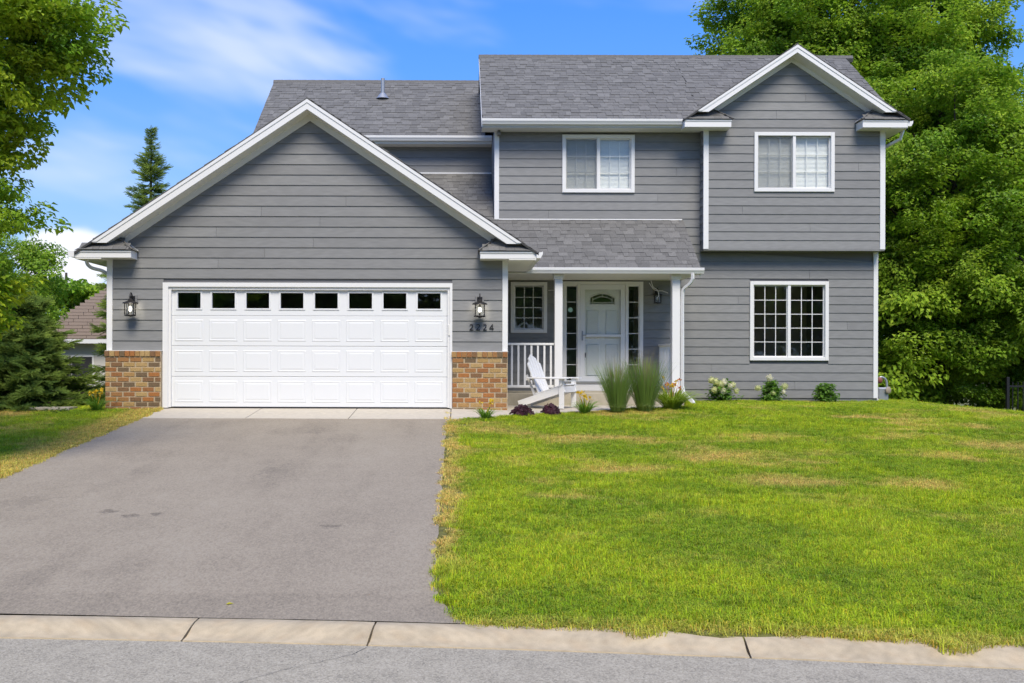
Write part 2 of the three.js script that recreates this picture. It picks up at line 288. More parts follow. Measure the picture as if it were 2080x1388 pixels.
// garage door
{
  const d = new THREE.Group(); d.name = 'garage_door'; house.add(d);
  const z = zG - .06, x0 = -5.03, x1 = -.15, y0 = .012, secH = .533, ringPanel = (w, h) => {
    const rings = [[0, 0], [.014, .006], [.032, .0015], [.062, .006]], o = [];
    const rect = ([i, zz]) => [[-w / 2 + i, -h / 2 + i, zz], [w / 2 - i, -h / 2 + i, zz], [w / 2 - i, h / 2 - i, zz], [-w / 2 + i, h / 2 - i, zz]];
    for (let k = 0; k < rings.length - 1; k++) { const A = rect(rings[k]), B = rect(rings[k + 1]); for (let i = 0; i < 4; i++) { const j = (i + 1) % 4; o.push(...A[i], ...A[j], ...B[j], ...A[i], ...B[j], ...B[i]); } }
    const C = rect(rings.at(-1)); o.push(...C[0], ...C[1], ...C[2], ...C[0], ...C[2], ...C[3]); return soup(o);
  };
  const pg = ringPanel(.50, .375);
  for (let s = 0; s < 4; s++) {
    const a = y0 + s * secH, b = a + secH - .005;
    if (s < 3) mesh('door_section', chamfer(x0 + .01, x1 - .01, a, b, z - .04, z, .006), M.whiteDoor, d);
    else mesh('door_section', holed([[x0 + .01, a], [x1 - .01, a], [x1 - .01, b - .03], [x0 + .01, b - .03]], Array.from({ length: 8 }, (_, i) => { const c = -4.694 + i * .5985; return [c - .2, c + .2, a + .125, a + .395]; }), z - .04, z), M.whiteDoor, d);
    for (let i = 0; i < 8; i++) {
      const c = -4.694 + i * .5985;
      if (s < 3) mesh('panel', pg, M.whiteDoor, d).position.set(c, a + .27, z + .001);
      else {
        mesh('window_frame', boxes([[c - .228, c - .2, a + .1, a + .42, z, z + .012], [c + .2, c + .228, a + .1, a + .42, z, z + .012], [c - .2, c + .2, a + .1, a + .125, z, z + .012], [c - .2, c + .2, a + .395, a + .42, z, z + .012]]), M.whiteDoor, d);
        mesh('pane', box(c - .2, c + .2, a + .125, a + .395, z - .022, z - .018), M.glass, d);
      }
    }
  }
  mesh('casing', boxes([[-5.135, -5.04, 0, 2.178, zG - .09, zG + .02], [-.14, -.098, 0, 2.178, zG - .09, zG + .02], [-5.04, -.14, 2.105, 2.178, zG - .09, zG + .02]]), M.white, d);
  mesh('stop', boxes([[-5.04, -4.995, .01, 2.105, z + .004, zG - .01], [-.18, -.14, .01, 2.105, z + .004, zG - .01], [-4.995, -.18, 2.055, 2.105, z + .004, zG - .01]]), M.white, d);
  mesh('keypad', chamfer(-.165, -.13, 1.27, 1.46, zG - .01, zG + .012, .004), M.soffit, d);
  mesh('bottom_seal', box(x0 + .02, x1 - .02, .002, .014, z - .035, z + .006), M.dark, d);
}
// main walls
const wUp = [2.186, 3.709, 4.369, 5.59], wLow = [6.143, 7.80, .847, 2.514], wPorch = [1.108, 1.875, 1.416, 2.483], wDoor = [2.20, 3.895, .2, 2.5], wBox = [6.133, 7.797, 4.347, 5.582];
const inset = ([a, b, c, d], e = .06) => [a + e, b - e, c + e, d - e];
const mainWall = mesh('main_front_wall', holed([[.756, -.1], [8.837, -.1], [8.837, 3.2], [5.1, 3.2], [5.1, 5.68], [.756, 5.68]], [inset(wUp), inset(wLow), inset(wPorch), inset(wDoor, .03)], zM - .15, zM - .031), M.sheath, house);
sideWall(mainWall, zM, .06, 5.66, .1795, (y) => [y < 2.6 ? .868 : .86, y > 3.1 ? 5.12 : 8.743], [wUp, wLow, wPorch, wDoor, [.8, 4.6, 2.53, 3.70]], { 1: [7.1], 3: [5.35], 8: [8.2], 11: [5.9], 14: [7.4], 16: [6.0], 21: [1.9], 23: [4.2], 26: [4.6], 29: [2.9] });
mesh('foundation', box(.87, 8.835, -.4, .058, zM - .15, zM - .02), M.siding[0], house);
const boxWall = mesh('upper_front_wall', holed([[5.09, 3.17], [8.845, 3.17], [8.845, 5.75], [6.907, 7.05], [5.09, 5.75]], [inset(wBox)], zB - .15, zB - .031), M.sheath, house);
sideWall(boxWall, zB, 3.165, 7.02, .1797, (y) => { const h = Math.max(0, (7.03 - y) / .667); return [Math.max(5.192, 6.907 - h), Math.min(8.743, 6.907 + h)]; }, [wBox], { 2: [7.3], 4: [5.9], 9: [8.3], 15: [6.6], 17: [7.2] });
for (let k = 0; k < 14; k++) { const y = 3.165 + k * .1797, x = 5.088; plank(boxWall, 0, .28, 0, .28, y, y + .1797, 0).applyMatrix4(new THREE.Matrix4().makeRotationY(-Math.PI / 2).setPosition(x - .004, 0, zM + .005)); }
mesh('overhang_underside', box(5.09, 8.848, 3.13, 3.166, zM - .02, zB - .002), M.siding[2], house);
const backWall = mesh('rear_wing_wall', box(-4.3, .80, 2.4, 5.75, zL - .15, zL - .031), M.sheath, house);
sideWall(backWall, zL, 4.2, 5.75, .1795, () => [-4.3, .80], []);
mesh('main_side_wall', box(8.72, 8.838, -.1, 5.7, -26, zM - .15), M.siding[0], house); mesh('main_side_wall', box(.757, .86, 2.3, 5.7, -26, zM - .15), M.siding[0], house);
mesh('main_side_wall', box(8.73, 8.846, 3.17, 5.7, zM - .15, zB - .15), M.siding[0], house);
mesh('main_back_wall', box(-4.3, 8.838, -.1, 7.6, -26.1, -26), M.inside, house);
mesh('rear_wing_side_wall', box(-4.3, -4.18, 2.4, 5.75, -26, zL - .15), M.siding[0], house);
mesh('ground_floor', box(.87, 8.72, .0, .19, -26, zM - .15), M.inside, house); mesh('upper_floor', box(.87, 8.72, 2.75, 3.0, -26, zM - .15), M.inside, house);
mesh('partition_wall', box(4.4, 8.72, .19, 2.75, -24.1, -24), M.inside, house);

// ------------------------------------------------------------------ windows and doors
function bars(w, x0, x1, y0, y1, cols, rows, z) {
  for (let i = 1; i < cols; i++) { const x = lerp(x0, x1, i / cols); mesh('muntin', box(x - .007, x + .007, y0, y1, z, z + .012), M.white, w); }
  for (let j = 1; j < rows; j++) { const y = lerp(y0, y1, j / rows); mesh('muntin', box(x0, x1, y - .007, y + .007, z - .001, z + .0115), M.white, w); }
}
function makeWindow([x0, x1, y0, y1], z, halves, cols, rows, { blind = false, screen = false, label } = {}) {
  const w = new THREE.Group(); w.name = 'window'; house.add(w); if (label) w.userData.label = label;
  const c = .075;
  for (const b of [[x0, x0 + c, y0, y1], [x1 - c, x1, y0, y1], [x0 + c, x1 - c, y1 - c, y1], [x0 + c, x1 - c, y0, y0 + c]]) mesh('frame', chamfer(...b, z - .09, z + .028, .005), M.white, w);
  const mid = (x0 + x1) / 2, spans = halves === 2 ? [[x0 + c, mid - .022], [mid + .022, x1 - c]] : [[x0 + c, x1 - c]];
  if (halves === 2) mesh('mullion', box(mid - .03, mid + .03, y0 + c, y1 - c, z - .07, z + .012), M.white, w);
  spans.forEach(([a, b], i) => {
    const zz = z - .035 - (i ? .015 : 0), s = .024, ya = y0 + c, yb = y1 - c;
    mesh('sash', boxes([[a, a + s, ya, yb, zz - .03, zz + .01], [b - s, b, ya, yb, zz - .03, zz + .01], [a + s, b - s, ya, ya + s, zz - .03, zz + .01], [a + s, b - s, yb - s, yb, zz - .03, zz + .01]]), M.white, w);
    mesh('pane', box(a + s, b - s, ya + s, yb - s, zz - .012, zz - .008), M.glass, w);
    bars(w, a + s, b - s, ya + s, yb - s, cols, rows, blind ? zz - .03 : zz - .006);
    if (screen && i === 0) mesh('insect_screen', box(a + .01, b - .01, ya + .01, yb - .01, zz + .012, zz + .014), M.screen, w);
  });
  if (blind) {
    const o = [], n = Math.floor((y1 - y0 - .14) / .027);
    for (let k = 0; k < n; k++) { const y = y1 - .09 - k * .027; hexaPos([[x0 + .08, y - .013, z - .115], [x1 - .08, y - .013, z - .115], [x1 - .08, y - .011, z - .115], [x0 + .08, y - .011, z - .115], [x0 + .08, y + .012, z - .126], [x1 - .08, y + .012, z - .126], [x1 - .08, y + .014, z - .126], [x0 + .08, y + .014, z - .126]], o); }
    mesh('blind', soup(o), M.blind, w);
  }
  return w;
}
makeWindow(wUp, zM, 2, 3, 3, { blind: true, screen: true, label: 'sliding window with white blinds under the long eave' });
makeWindow(wBox, zB, 2, 3, 3, { blind: true, screen: true, label: 'sliding window with white blinds in the gable' });
makeWindow(wLow, zM, 2, 3, 5, { label: 'tall dark sliding window with a white grid' });
makeWindow(wPorch, zM, 1, 3, 4, { label: 'small dark gridded window behind the porch rail' });
{
  const e = new THREE.Group(); e.name = 'entrance'; house.add(e);
  const [x0, x1, y0, y1] = wDoor, z = zM, dl = 2.568, dr = 3.525, sill = .39;
  mesh('frame', boxes([[x0, x0 + .07, sill, y1, z - .1, z + .03], [x1 - .07, x1, sill, y1, z - .1, z + .03], [x0 + .07, x1 - .07, y1 - .06, y1, z - .1, z + .03], [dl - .05, dl, sill, y1 - .06, z - .1, z + .025], [dr, dr + .05, sill, y1 - .06, z - .1, z + .025]]), M.white, e);
  mesh('riser', chamfer(x0 - .02, 4.2, .2, sill - .02, z - .05, z + .035, .004), M.white, e);
  mesh('sill', chamfer(x0, x1, sill - .022, sill + .012, z - .1, z + .075, .006), M.metal, e);
  for (const [a, b] of [[x0 + .07, dl - .05], [dr + .05, x1 - .07]]) {
    mesh('sidelight_sash', boxes([[a, a + .02, sill, y1 - .06, z - .06, z - .01], [b - .02, b, sill, y1 - .06, z - .06, z - .01], [a + .02, b - .02, sill, sill + .03, z - .06, z - .01], [a + .02, b - .02, y1 - .1, y1 - .06, z - .06, z - .01]]), M.white, e);
    mesh('pane', box(a + .02, b - .02, sill + .03, y1 - .1, z - .044, z - .04), M.glass, e);
    bars(e, a + .02, b - .02, sill + .03, y1 - .1, 1, 6, z - .038);
  }
  // storm door frame, then the slab door behind its clear glass
  mesh('storm_door_frame', boxes([[dl + .005, dl + .1, sill + .014, y1 - .065, z - .02, z + .012], [dr - .1, dr - .005, sill + .014, y1 - .065, z - .02, z + .012], [dl + .1, dr - .1, y1 - .17, y1 - .065, z - .02, z + .012], [dl + .1, dr - .1, sill + .014, sill + .12, z - .02, z + .012], [dl + .1, dr - .1, 1.335, 1.385, z - .02, z + .01]]), M.whiteDoor, e);
  mesh('storm_pane', box(dl + .1, dr - .1, sill + .12, y1 - .17, z - .008, z - .005), M.glass, e);
  const sx0 = dl + .04, sx1 = dr - .04, sy1 = y1 - .12, cx = (sx0 + sx1) / 2, ly = 2.02;
  const arch = (w, h, rise, n = 14) => { const p = [[-w / 2, 0], [w / 2, 0]]; for (let i = 0; i <= n; i++) { const t = 1 - 2 * i / n; p.push([t * w / 2, h + rise * (1 - t * t)]); } return p; };
  const ds = new THREE.Shape([[sx0, sill + .015], [sx1, sill + .015], [sx1, sy1], [sx0, sy1]].map((p) => new THREE.Vector2(...p)));
  ds.holes.push(new THREE.Path(arch(.52, .13, .09).map(([a, b]) => new THREE.Vector2(cx + a, ly + b)).reverse()));
  const dg = new THREE.ExtrudeGeometry(ds, { depth: .045, bevelEnabled: false }); dg.translate(0, 0, z - .10); mesh('door_leaf', flat(dg), std({ color: lin(.82, .83, .82), roughness: .45 }), e);
  mesh('arched_pane', prism(arch(.52, .13, .09).map(([a, b]) => [cx + a, ly + b]), z - .085, z - .08), M.glass, e);
  const curve = (w, y, rise, r) => tube(Array.from({ length: 9 }, (_, i) => { const t = -1 + i / 4; return [cx + t * w / 2, y + rise * (1 - t * t), z - .05]; }), r, 20, 6);
  mesh('lite_frame', mergeGeometries([curve(.55, ly + .14, .095, .014), curve(.42, ly + .09, .075, .007), ...[[-.265, .265, -.014, .012], [-.25, .25, .032, .044], [-.275, -.255, 0, .14], [.255, .275, 0, .14], [-.21, -.2, 0, .15], [.2, .21, 0, .15], [-.006, .006, 0, .035], [-.006, .006, .16, .22]].map(([a, b, c, d]) => box(cx + a, cx + b, ly + c, ly + d, z - .062, z - .042))].map((g) => { const q = g.index ? g.toNonIndexed() : g; q.deleteAttribute('uv'); return q; })), M.white, e);
  for (const px of [-.2, .2]) for (const [a, b] of [[.52, 1.18], [1.30, 1.90]]) mesh('door_panel', chamfer(cx + px - .13, cx + px + .13, a, b, z - .058, z - .047, .010), M.whiteDoor, e);
  mesh('handle', mergeGeometries([box(dl + .035, dl + .065, 1.26, 1.46, z + .012, z + .022), box(dl + .04, dl + .13, 1.36, 1.38, z + .03, z + .045), box(dl + .04, dl + .06, 1.36, 1.38, z + .02, z + .04)]), M.metal, e);
  mesh('latch', box(dl + .105, dl + .125, .90, 1.0, z + .012, z + .024), M.bronze, e);
  const st = mesh('round_sticker', new THREE.CylinderGeometry(.05, .05, .003, 20), std({ color: lin(.42, .68, .55), roughness: .5 }), e); st.rotation.x = Math.PI / 2; st.position.set(2.37, 1.905, z - .034);
}

// ------------------------------------------------------------------ roofs
const tabGeos = [.11, .15, .19, .23].map((w) => hexa([[0, 0, .011], [w - .004, 0, .011], [w - .004, .2, .004], [0, .2, .004], [0, 0, -.004], [w - .004, 0, -.004], [w - .004, .2, -.004], [0, .2, -.004]]));
const tabW = [.11, .15, .19, .23];
// shingled plane: p0 eave corner, u along the eave, v up the slope; lo/hi(v) limit each course
function shingles(part, p0, u, v, length, lo, hi, single, seed, expo = .14) {
  const r = rng(seed), n = u.clone().cross(v).normalize(), o = [], col = [], c = new THREE.Color();
  const basis = new THREE.Matrix4().makeBasis(u, v, n);
  for (let k = 0; k * expo < length - .01; k++) {
    const v0 = k * expo, vm = Math.min(length, v0 + expo * .5), a = lo(vm), b = hi(vm);
    let x = a - r() * .2;
    while (x < b - .02) {
      const i = Math.floor(r() * 4), s = Math.max(a, x), e = Math.min(b, x + tabW[i]), lift = r() < .5 ? .006 : 0;
      x += tabW[i];
      if (e - s < .03) continue;
      const tone = Math.floor(Math.min(4.99, Math.max(0, (r() + r()) * 2.5))), q = p0.clone().addScaledVector(u, s).addScaledVector(v, v0).addScaledVector(n, lift);
      const depth = Math.min(1, (length - v0 + .02) / .2);
      if (single) { const m = mesh('shingle', tabGeos[i], M.shingle[tone], part); m.applyMatrix4(basis.clone().setPosition(q)); m.scale.multiply(V((e - s) / tabW[i], depth, 1)); }
      else {
        const g = tabGeos[i].attributes.position, t = M.shingle[tone].color; const P = V();
        for (let j = 0; j < g.count; j++) { P.set(g.getX(j) * (e - s) / tabW[i], g.getY(j) * depth, g.getZ(j)).applyMatrix4(basis).add(q); o.push(P.x, P.y, P.z); col.push(t.r, t.g, t.b); }
      }
    }
  }
  if (!single) {
    const g = soup(o), uv = g.attributes.uv, p = g.attributes.position, P = V(); g.setAttribute('color', new THREE.Float32BufferAttribute(col, 3));
    for (let j = 0; j < uv.count; j++) { P.fromBufferAttribute(p, j); uv.setXY(j, P.dot(u), P.dot(v)); }
    tag(mesh('shingle_courses', g, M.shingleMix, part), null, null, null, 'stuff');
  }
}
const deck = (name, pts, down = .035) => { const n = pts.length, t = pts, b = pts.map(([x, y, z]) => [x, y - down, z]), o = []; for (let i = 1; i < n - 1; i++) o.push(...t[0], ...t[i], ...t[i + 1], ...b[0], ...b[i + 1], ...b[i]); for (let i = 0; i < n; i++) { const k = (i + 1) % n; o.push(...b[i], ...b[k], ...t[k], ...b[i], ...t[k], ...t[i]); } return mesh(name, soup(o), M.deck, house); };
const dirTo = (a, b) => V(...b).sub(V(...a)).normalize();
// main roof
{
  const e0 = [.487, 5.83, -19.8], e1 = [9.12, 5.83, -19.8], r0 = [.487, 8.03, -22.7], r1 = [9.12, 8.03, -22.7], b0 = [.487, 5.55, -26.0], b1 = [9.12, 5.55, -26.0];
  const xm = 5.06, m0 = [xm, 5.83, -19.8], m1 = [xm, 6.035, -20.07], m2 = [9.12, 6.035, -20.07], mr = [xm, 8.03, -22.7]; const rf = deck('main_roof', [e0, m0, mr, r0]), rf2 = deck('main_roof', [m1, m2, r1, mr]); const L = V(...r0).distanceTo(V(...e0));
  shingles(rf, V(...e0), V(1, 0, 0), dirTo(e0, r0), L, () => 0, () => xm - .487, false, 41); const L2 = V(...m1).distanceTo(V(...m0)), dv = .14 * Math.ceil(L2 / .14); shingles(rf2, V(...m0).addScaledVector(dirTo(e0, r0), dv), V(1, 0, 0), dirTo(e0, r0), L - dv, () => 0, () => 9.12 - xm, false, 43);
  const rb = deck('main_roof_rear', [r0, r1, b1, b0]); shingles(rb, V(...b1), V(-1, 0, 0), dirTo(b1, r1), V(...b1).distanceTo(V(...r1)), () => 0, () => 8.633, false, 42);
  const caps = []; for (let x = .487; x < 9.1; x += .2) { caps.push(flat(new THREE.CylinderGeometry(.09, .09, .23, 6, 1, false).rotateZ(Math.PI / 2 + .02).translate(x + .1, 7.975, -22.7))); } mesh('ridge_caps', mergeGeometries(caps), M.shingle[1], rf).userData.kind = 'stuff';
  for (const [x, s] of [[.487, -1], [9.12, 1]]) mesh('gable_end_wall', prism([[19.95, 5.55], [22.7, 7.95], [26, 5.55]].map(([d, y]) => [d, y]), 0, .06).applyMatrix4(new THREE.Matrix4().makeRotationY(Math.PI / 2)), M.siding[1], house).position.x = x - s * .33;
  for (const x of [.475, 9.095]) { const g = hexa([[x, 5.66, -19.8], [x + .035, 5.66, -19.8], [x + .035, 5.80, -19.8], [x, 5.80, -19.8], [x, 7.86, -22.7], [x + .035, 7.86, -22.7], [x + .035, 8.0, -22.7], [x, 8.0, -22.7]]); mesh('rake_board', g, M.white, house); }
}
// rear wing roof
{
  const e0 = [-4.63, 5.88, -21.57], e1 = [.60, 5.88, -21.57], r0 = [-4.63, 7.836, -24.13], r1 = [.60, 7.836, -24.13], b0 = [-4.63, 6.4, -26], b1 = [.6, 6.4, -26];
  const rf = deck('rear_wing_roof', [e0, e1, r1, r0]); shingles(rf, V(...e0), V(1, 0, 0), dirTo(e0, r0), V(...e0).distanceTo(V(...r0)), () => 0, () => 5.23, false, 51);
  const rb = deck('rear_wing_roof_back', [r0, r1, b1, b0]); shingles(rb, V(...b1), V(-1, 0, 0), dirTo(b1, r1), V(...b1).distanceTo(V(...r1)), () => 0, () => 5.23, false, 52);
  const caps = []; for (let x = -4.63; x < .5; x += .2) caps.push(flat(new THREE.CylinderGeometry(.09, .09, .23, 6).rotateZ(Math.PI / 2 + .02).translate(x + .1, 7.78, -24.13))); mesh('ridge_caps', mergeGeometries(caps), M.shingle[1], rf).userData.kind = 'stuff';
  mesh('rake_board', hexa([[-4.64, 5.70, -21.57], [-4.60, 5.70, -21.57], [-4.60, 5.84, -21.57], [-4.64, 5.84, -21.57], [-4.64, 7.66, -24.13], [-4.60, 7.66, -24.13], [-4.60, 7.80, -24.13], [-4.64, 7.80, -24.13]]), M.white, house);
  mesh('gable_end_wall', prism([[21.9, 5.7], [24.13, 7.7], [26, 6.3], [26, 5.7]], 0, .06).applyMatrix4(new THREE.Matrix4().makeRotationY(Math.PI / 2)), M.siding[1], house).position.x = -4.3;
  const v = new THREE.Group(); v.name = 'vent_pipe'; house.add(v);
  mesh('pipe', new THREE.CylinderGeometry(.045, .045, .5, 12).translate(-1.84, 7.42, -23.3), M.metal, v); mesh('flashing', new THREE.CylinderGeometry(.06, .17, .14, 12).translate(-1.84, 7.235, -23.28), M.metal, v);
}
// garage roof (two slopes running back), porch roof, gable roof over the upper room
{
  const zf = -16.36, zb = -22.0, ey = gRidgeY - 3.96 * gSl;
  for (const s of [-1, 1]) {
    const xe = gApexX + s * 3.96, e = [xe, ey, zf], r = [gApexX, gRidgeY, zf], eb = [xe, ey, zb], rb = [gApexX, gRidgeY, zb];
    const rf = deck('garage_roof', s < 0 ? [eb, e, r, rb] : [e, eb, rb, r]);
    shingles(rf, s < 0 ? V(...eb) : V(...e), V(0, 0, s < 0 ? 1 : -1), dirTo(e, r), Math.hypot(3.96, 3.96 * gSl), () => 0, s < 0 ? () => 5.64 : (v) => Math.min(5.64, Math.max(2.3, 2.26 + v * .55 * 1.17)), false, 61 + s);
  }
  const gz = -19.55, gb = -21.9, gx = 6.907, gy = 7.303, hs = 2.3;
  for (const s of [-1, 1]) {
    const xe = gx + s * hs, ye = gy - hs * .667, e = [xe, ye, gz], r = [gx, gy, gz], eb = [xe, ye, -19.95], rb = [gx, gy, gb];
    const rf = deck('gable_roof', s < 0 ? [eb, e, r, rb] : [e, eb, rb, r]);
    const L = Math.hypot(hs, hs * .667); if (s < 0) shingles(rf, V(xe, ye, gb), V(0, 0, 1), dirTo(e, r), L, (v) => (gb + 19.9) * -1 * (1 - v / L) , () => -gb + gz, false, 71); else shingles(rf, V(...e), V(0, 0, -1), dirTo(e, r), L, () => 0, (v) => .35 + (gz - gb - .35) * v / L, false, 72);
  }
}
{
  const s = .76, ze = -18.68, Y = (d) => 2.635 + s * (d - 18.68), valley = (d) => (gRidgeY - Y(d)) / gSl + gApexX;
  const rt = 4.73, e0 = [valley(18.68), Y(18.68), -18.68], e1 = [rt, Y(18.68), -18.68], w1 = [rt, Y(20.19), -20.19], w0 = [valley(20.19), Y(20.19), -20.19];
  const pr = deck('porch_roof', [e0, e1, w1, w0]), v = V(0, s, -1).normalize(), L = 1.51 * Math.hypot(1, s);
  shingles(pr, V(0, Y(18.68), -18.68), V(1, 0, 0), v, L, (t) => valley(18.68 + t / Math.hypot(1, s)) + .02, () => rt, true, 81, .145);
  const w2 = [.756, Y(20.19), -20.19], w3 = [.756, Y(21.9), -21.9], w4 = [valley(21.9), Y(21.9), -21.9];
  const up = deck('porch_roof_upper', [w0, w2, w3, w4]); shingles(up, V(0, Y(20.19), -20.19), V(1, 0, 0), v, 1.71 * Math.hypot(1, s), (t) => valley(20.19 + t / Math.hypot(1, s)), () => .75, false, 82, .145);
  mesh('wall_flashing', box(.86, rt - .02, Y(20.2) + .005, Y(20.2) + .03, zM - .01, zM + .012), M.white, house);
  mesh('wall_flashing', box(-2, .756, Y(21.9) + .005, Y(21.9) + .035, zL - .01, zL + .012), M.white, house);
  mesh('porch_rake_board', hexa([[rt - .03, Y(18.68) - .15, -18.68], [rt, Y(18.68) - .15, -18.68], [rt, Y(18.68) - .036, -18.68], [rt - .03, Y(18.68) - .036, -18.68], [rt - .03, Y(20.19) - .15, -20.19], [rt, Y(20.19) - .15, -20.19], [rt, Y(20.19) - .036, -20.19], [rt - .03, Y(20.19) - .036, -20.19]]), M.white, house);
  mesh('porch_gable_panel', prism([[18.7, 2.53], [20.19, 2.53], [20.19, 3.6]].map(([d, y]) => [d, y]), 0, .03).applyMatrix4(new THREE.Matrix4().makeRotationY(Math.PI / 2)), M.siding[2], house).position.x = rt - .06;
}
// rake boards, friezes and rake soffits of a front gable
function gableTrim(ax, ay, half, z, zw, cutY, vert = .168, frieze = .12, sl = .667) {
  for (const s of [-1, 1]) {
    const low = ay - cutY, xe = low / sl, o = -.012;                                // cut level at its foot
    const P = (x, y, zz) => [ax + s * x, y, zz], face = [[0, ay - vert], [0, ay + o], [xe, cutY + o], [(low - vert) / sl, cutY + o]];
    const order = s > 0 ? [0, 3, 2, 1] : [0, 1, 2, 3];
    const F = (zz, k) => P(face[k][0], face[k][1], zz);
    const f = order.map((k) => F(z + .03, k)), b = order.map((k) => F(z, k));
    mesh('rake_board', hexa([...f, ...b]), M.white, house);
    const q = [[0, ay - .055], [0, ay + .004], [xe, cutY + .004], [(low - .055) / sl, cutY + .004]], G = (zz, k) => P(q[k][0], q[k][1], zz);
    mesh('rake_moulding', hexa([...order.map((k) => G(z + .042, k)), ...order.map((k) => G(z + .0302, k))]), M.white, house);
    const xs = (low - vert) / sl, S = [[0, ay - vert - .004], [xs, cutY - .004]];
    const a = P(S[0][0], S[0][1], z), c = P(S[1][0], S[1][1], z), a2 = P(S[0][0], S[0][1], zw - .03), c2 = P(S[1][0], S[1][1], zw - .03), up = (p) => [p[0], p[1] + .02, p[2]];
    mesh('rake_soffit', s > 0 ? hexa([a, c, up(c), up(a), a2, c2, up(c2), up(a2)]) : hexa([c, a, up(a), up(c), c2, a2, up(a2), up(c2)]), M.soffit, house);
    const fr = [[0, ay - vert - frieze], [0, ay - vert], [xs, cutY], [xs - frieze / sl, cutY]], Q = (zz, k) => P(fr[k][0], fr[k][1], zz);
    mesh('frieze_board', hexa([...order.map((k) => Q(zw + .012, k)), ...order.map((k) => Q(zw - .03, k))]), M.soffit, house);
  }
}
gableTrim(gApexX, gRidgeY - .02, 3.96, -16.40, zG, 2.84);
gableTrim(6.907, 7.285, 2.3, -19.59, zB, 5.93, .15, .10);
// cornice returns: boxed eave ends with their own little hipped roofs. inner: the free end, outer: the eave end
function cornice(outer, inner, zf, zw, y0, y1, seed) {
  const s = Math.sign(inner - outer), a = Math.min(outer, inner), b = Math.max(outer, inner), c = new THREE.Group(); c.name = 'cornice_return'; house.add(c);
  mesh('fascia', chamfer(a, b, y0, y1, zw - .02, zf, .004), M.white, c);
  mesh('drip_edge', box(a - .006, b + .006, y1 - .035, y1 - .008, zw - .02, zf + .012), M.white, c);
  const top = y1 + .30, xi = inner - s * .36, zt = zw + .004;
  const fr = [outer, y1, zf + .03], fi = [inner + s * .03, y1, zf + .03], wi = [inner + s * .03, y1, zt], ap = [xi, top, zt], ao = [outer + s * .45, top, zt];
  const o = [], T = (...p) => { const q = s > 0 ? p : [...p].reverse(); for (let i = 1; i < q.length - 1; i++) o.push(...q[0], ...q[i], ...q[i + 1]); };
  T(fr, fi, ap, ao); T(fi, wi, ap); T(fr, wi, fi); mesh('return_roof', soup(o), M.deck, c);
  const u = V(1, 0, 0), v = V(0, .30, zt - zf - .03).normalize(), L = Math.hypot(.30, zt - zf - .03);
  shingles(c, V(0, y1, zf + .03), u, v, L, (t) => (s > 0 ? a + .45 * t / L : a - .03 + .39 * t / L), (t) => (s > 0 ? b + .03 - .39 * t / L : b - .45 * t / L), true, seed, .15);
  const u2 = V(0, 0, -s), v2 = V(-s * .39, .30, 0).normalize(), L2 = Math.hypot(.39, .30), D = zf + .03 - zt;
  shingles(c, V(inner + s * .03, y1, s > 0 ? zf + .03 : zt), u2, v2, L2, (t) => (s > 0 ? D * t / L2 : 0), (t) => (s > 0 ? D : D * (1 - t / L2)), true, seed + 1, .16);
  mesh('hip_cap', tube([[fi[0], fi[1] + .012, fi[2]], [lerp(fi[0], ap[0], .5), lerp(fi[1], ap[1], .5) + .016, lerp(fi[2], ap[2], .5)], [ap[0], ap[1] + .012, ap[2]]], .016, 6, 5), M.shingle[1], c);
  mesh('step_flashing', hexa(s > 0 ? [[xi, top, zt + .006], [wi[0], y1 + .01, zt + .006], [wi[0], y1 + .03, zt + .006], [xi, top + .025, zt + .006], [xi, top, zt], [wi[0], y1 + .01, zt], [wi[0], y1 + .03, zt], [xi, top + .025, zt]] : [[wi[0], y1 + .01, zt + .006], [xi, top, zt + .006], [xi, top + .025, zt + .006], [wi[0], y1 + .03, zt + .006], [wi[0], y1 + .01, zt], [xi, top, zt], [xi, top + .025, zt], [wi[0], y1 + .03, zt]]), M.soffit, c);
}
cornice(-6.548, -5.591, -16.39, zG + .001, 2.575, 2.705, 91); cornice(1.315, .378, -16.39, zG + .001, 2.575, 2.705, 93);
cornice(4.617, 5.57, -19.58, zB + .001, 5.61, 5.765, 95); cornice(9.17, 8.25, -19.58, zB + .001, 5.61, 5.765, 97);
// eaves: fascias, soffits, gutters
const gut = [[0, 0], [.07, 0], [.084, .03], [.104, .062], [.108, .108], [.096, .112], [.09, .1], [0, .1]];
const gutterX = (x0, x1, y, z) => mesh('gutter', flat(new THREE.ExtrudeGeometry(new THREE.Shape(gut.map(([a, b]) => new THREE.Vector2(a, b))), { depth: x1 - x0, bevelEnabled: false }).rotateY(-Math.PI / 2).scale(-1, 1, 1)), M.white, house).position.set(x0, y, z);
function gutterZ(z0, z1, y, x, s) { const g = new THREE.ExtrudeGeometry(new THREE.Shape(gut.map(([a, b]) => new THREE.Vector2(a * s, b))), { depth: z1 - z0, bevelEnabled: false }); mesh('gutter', flat(g), M.white, house).position.set(x, y, z0); }
mesh('eave_fascia', box(.487, 4.617, 5.655, 5.80, -19.84, -19.815), M.white, house); gutterX(.487, 4.612, 5.70, -19.814);
mesh('eave_soffit', box(.487, 5.08, 5.645, 5.662, zM - .03, -19.815), M.soffit, house);
mesh('eave_fascia', box(-4.63, .755, 5.72, 5.86, -21.60, -21.575), M.white, house); gutterX(-4.63, .754, 5.755, -21.574);
mesh('eave_soffit', box(-4.63, .75, 5.70, 5.718, zL - .03, -21.575), M.soffit, house);
mesh('eave_soffit', box(-6.53, -6.1, 2.555, 2.574, zL, -16.395), M.soffit, house); mesh('eave_fascia', box(-6.55, -6.53, 2.555, 2.68, zL, -16.4), M.white, house);
gutterZ(zL, -16.36, 2.585, -6.551, -1);
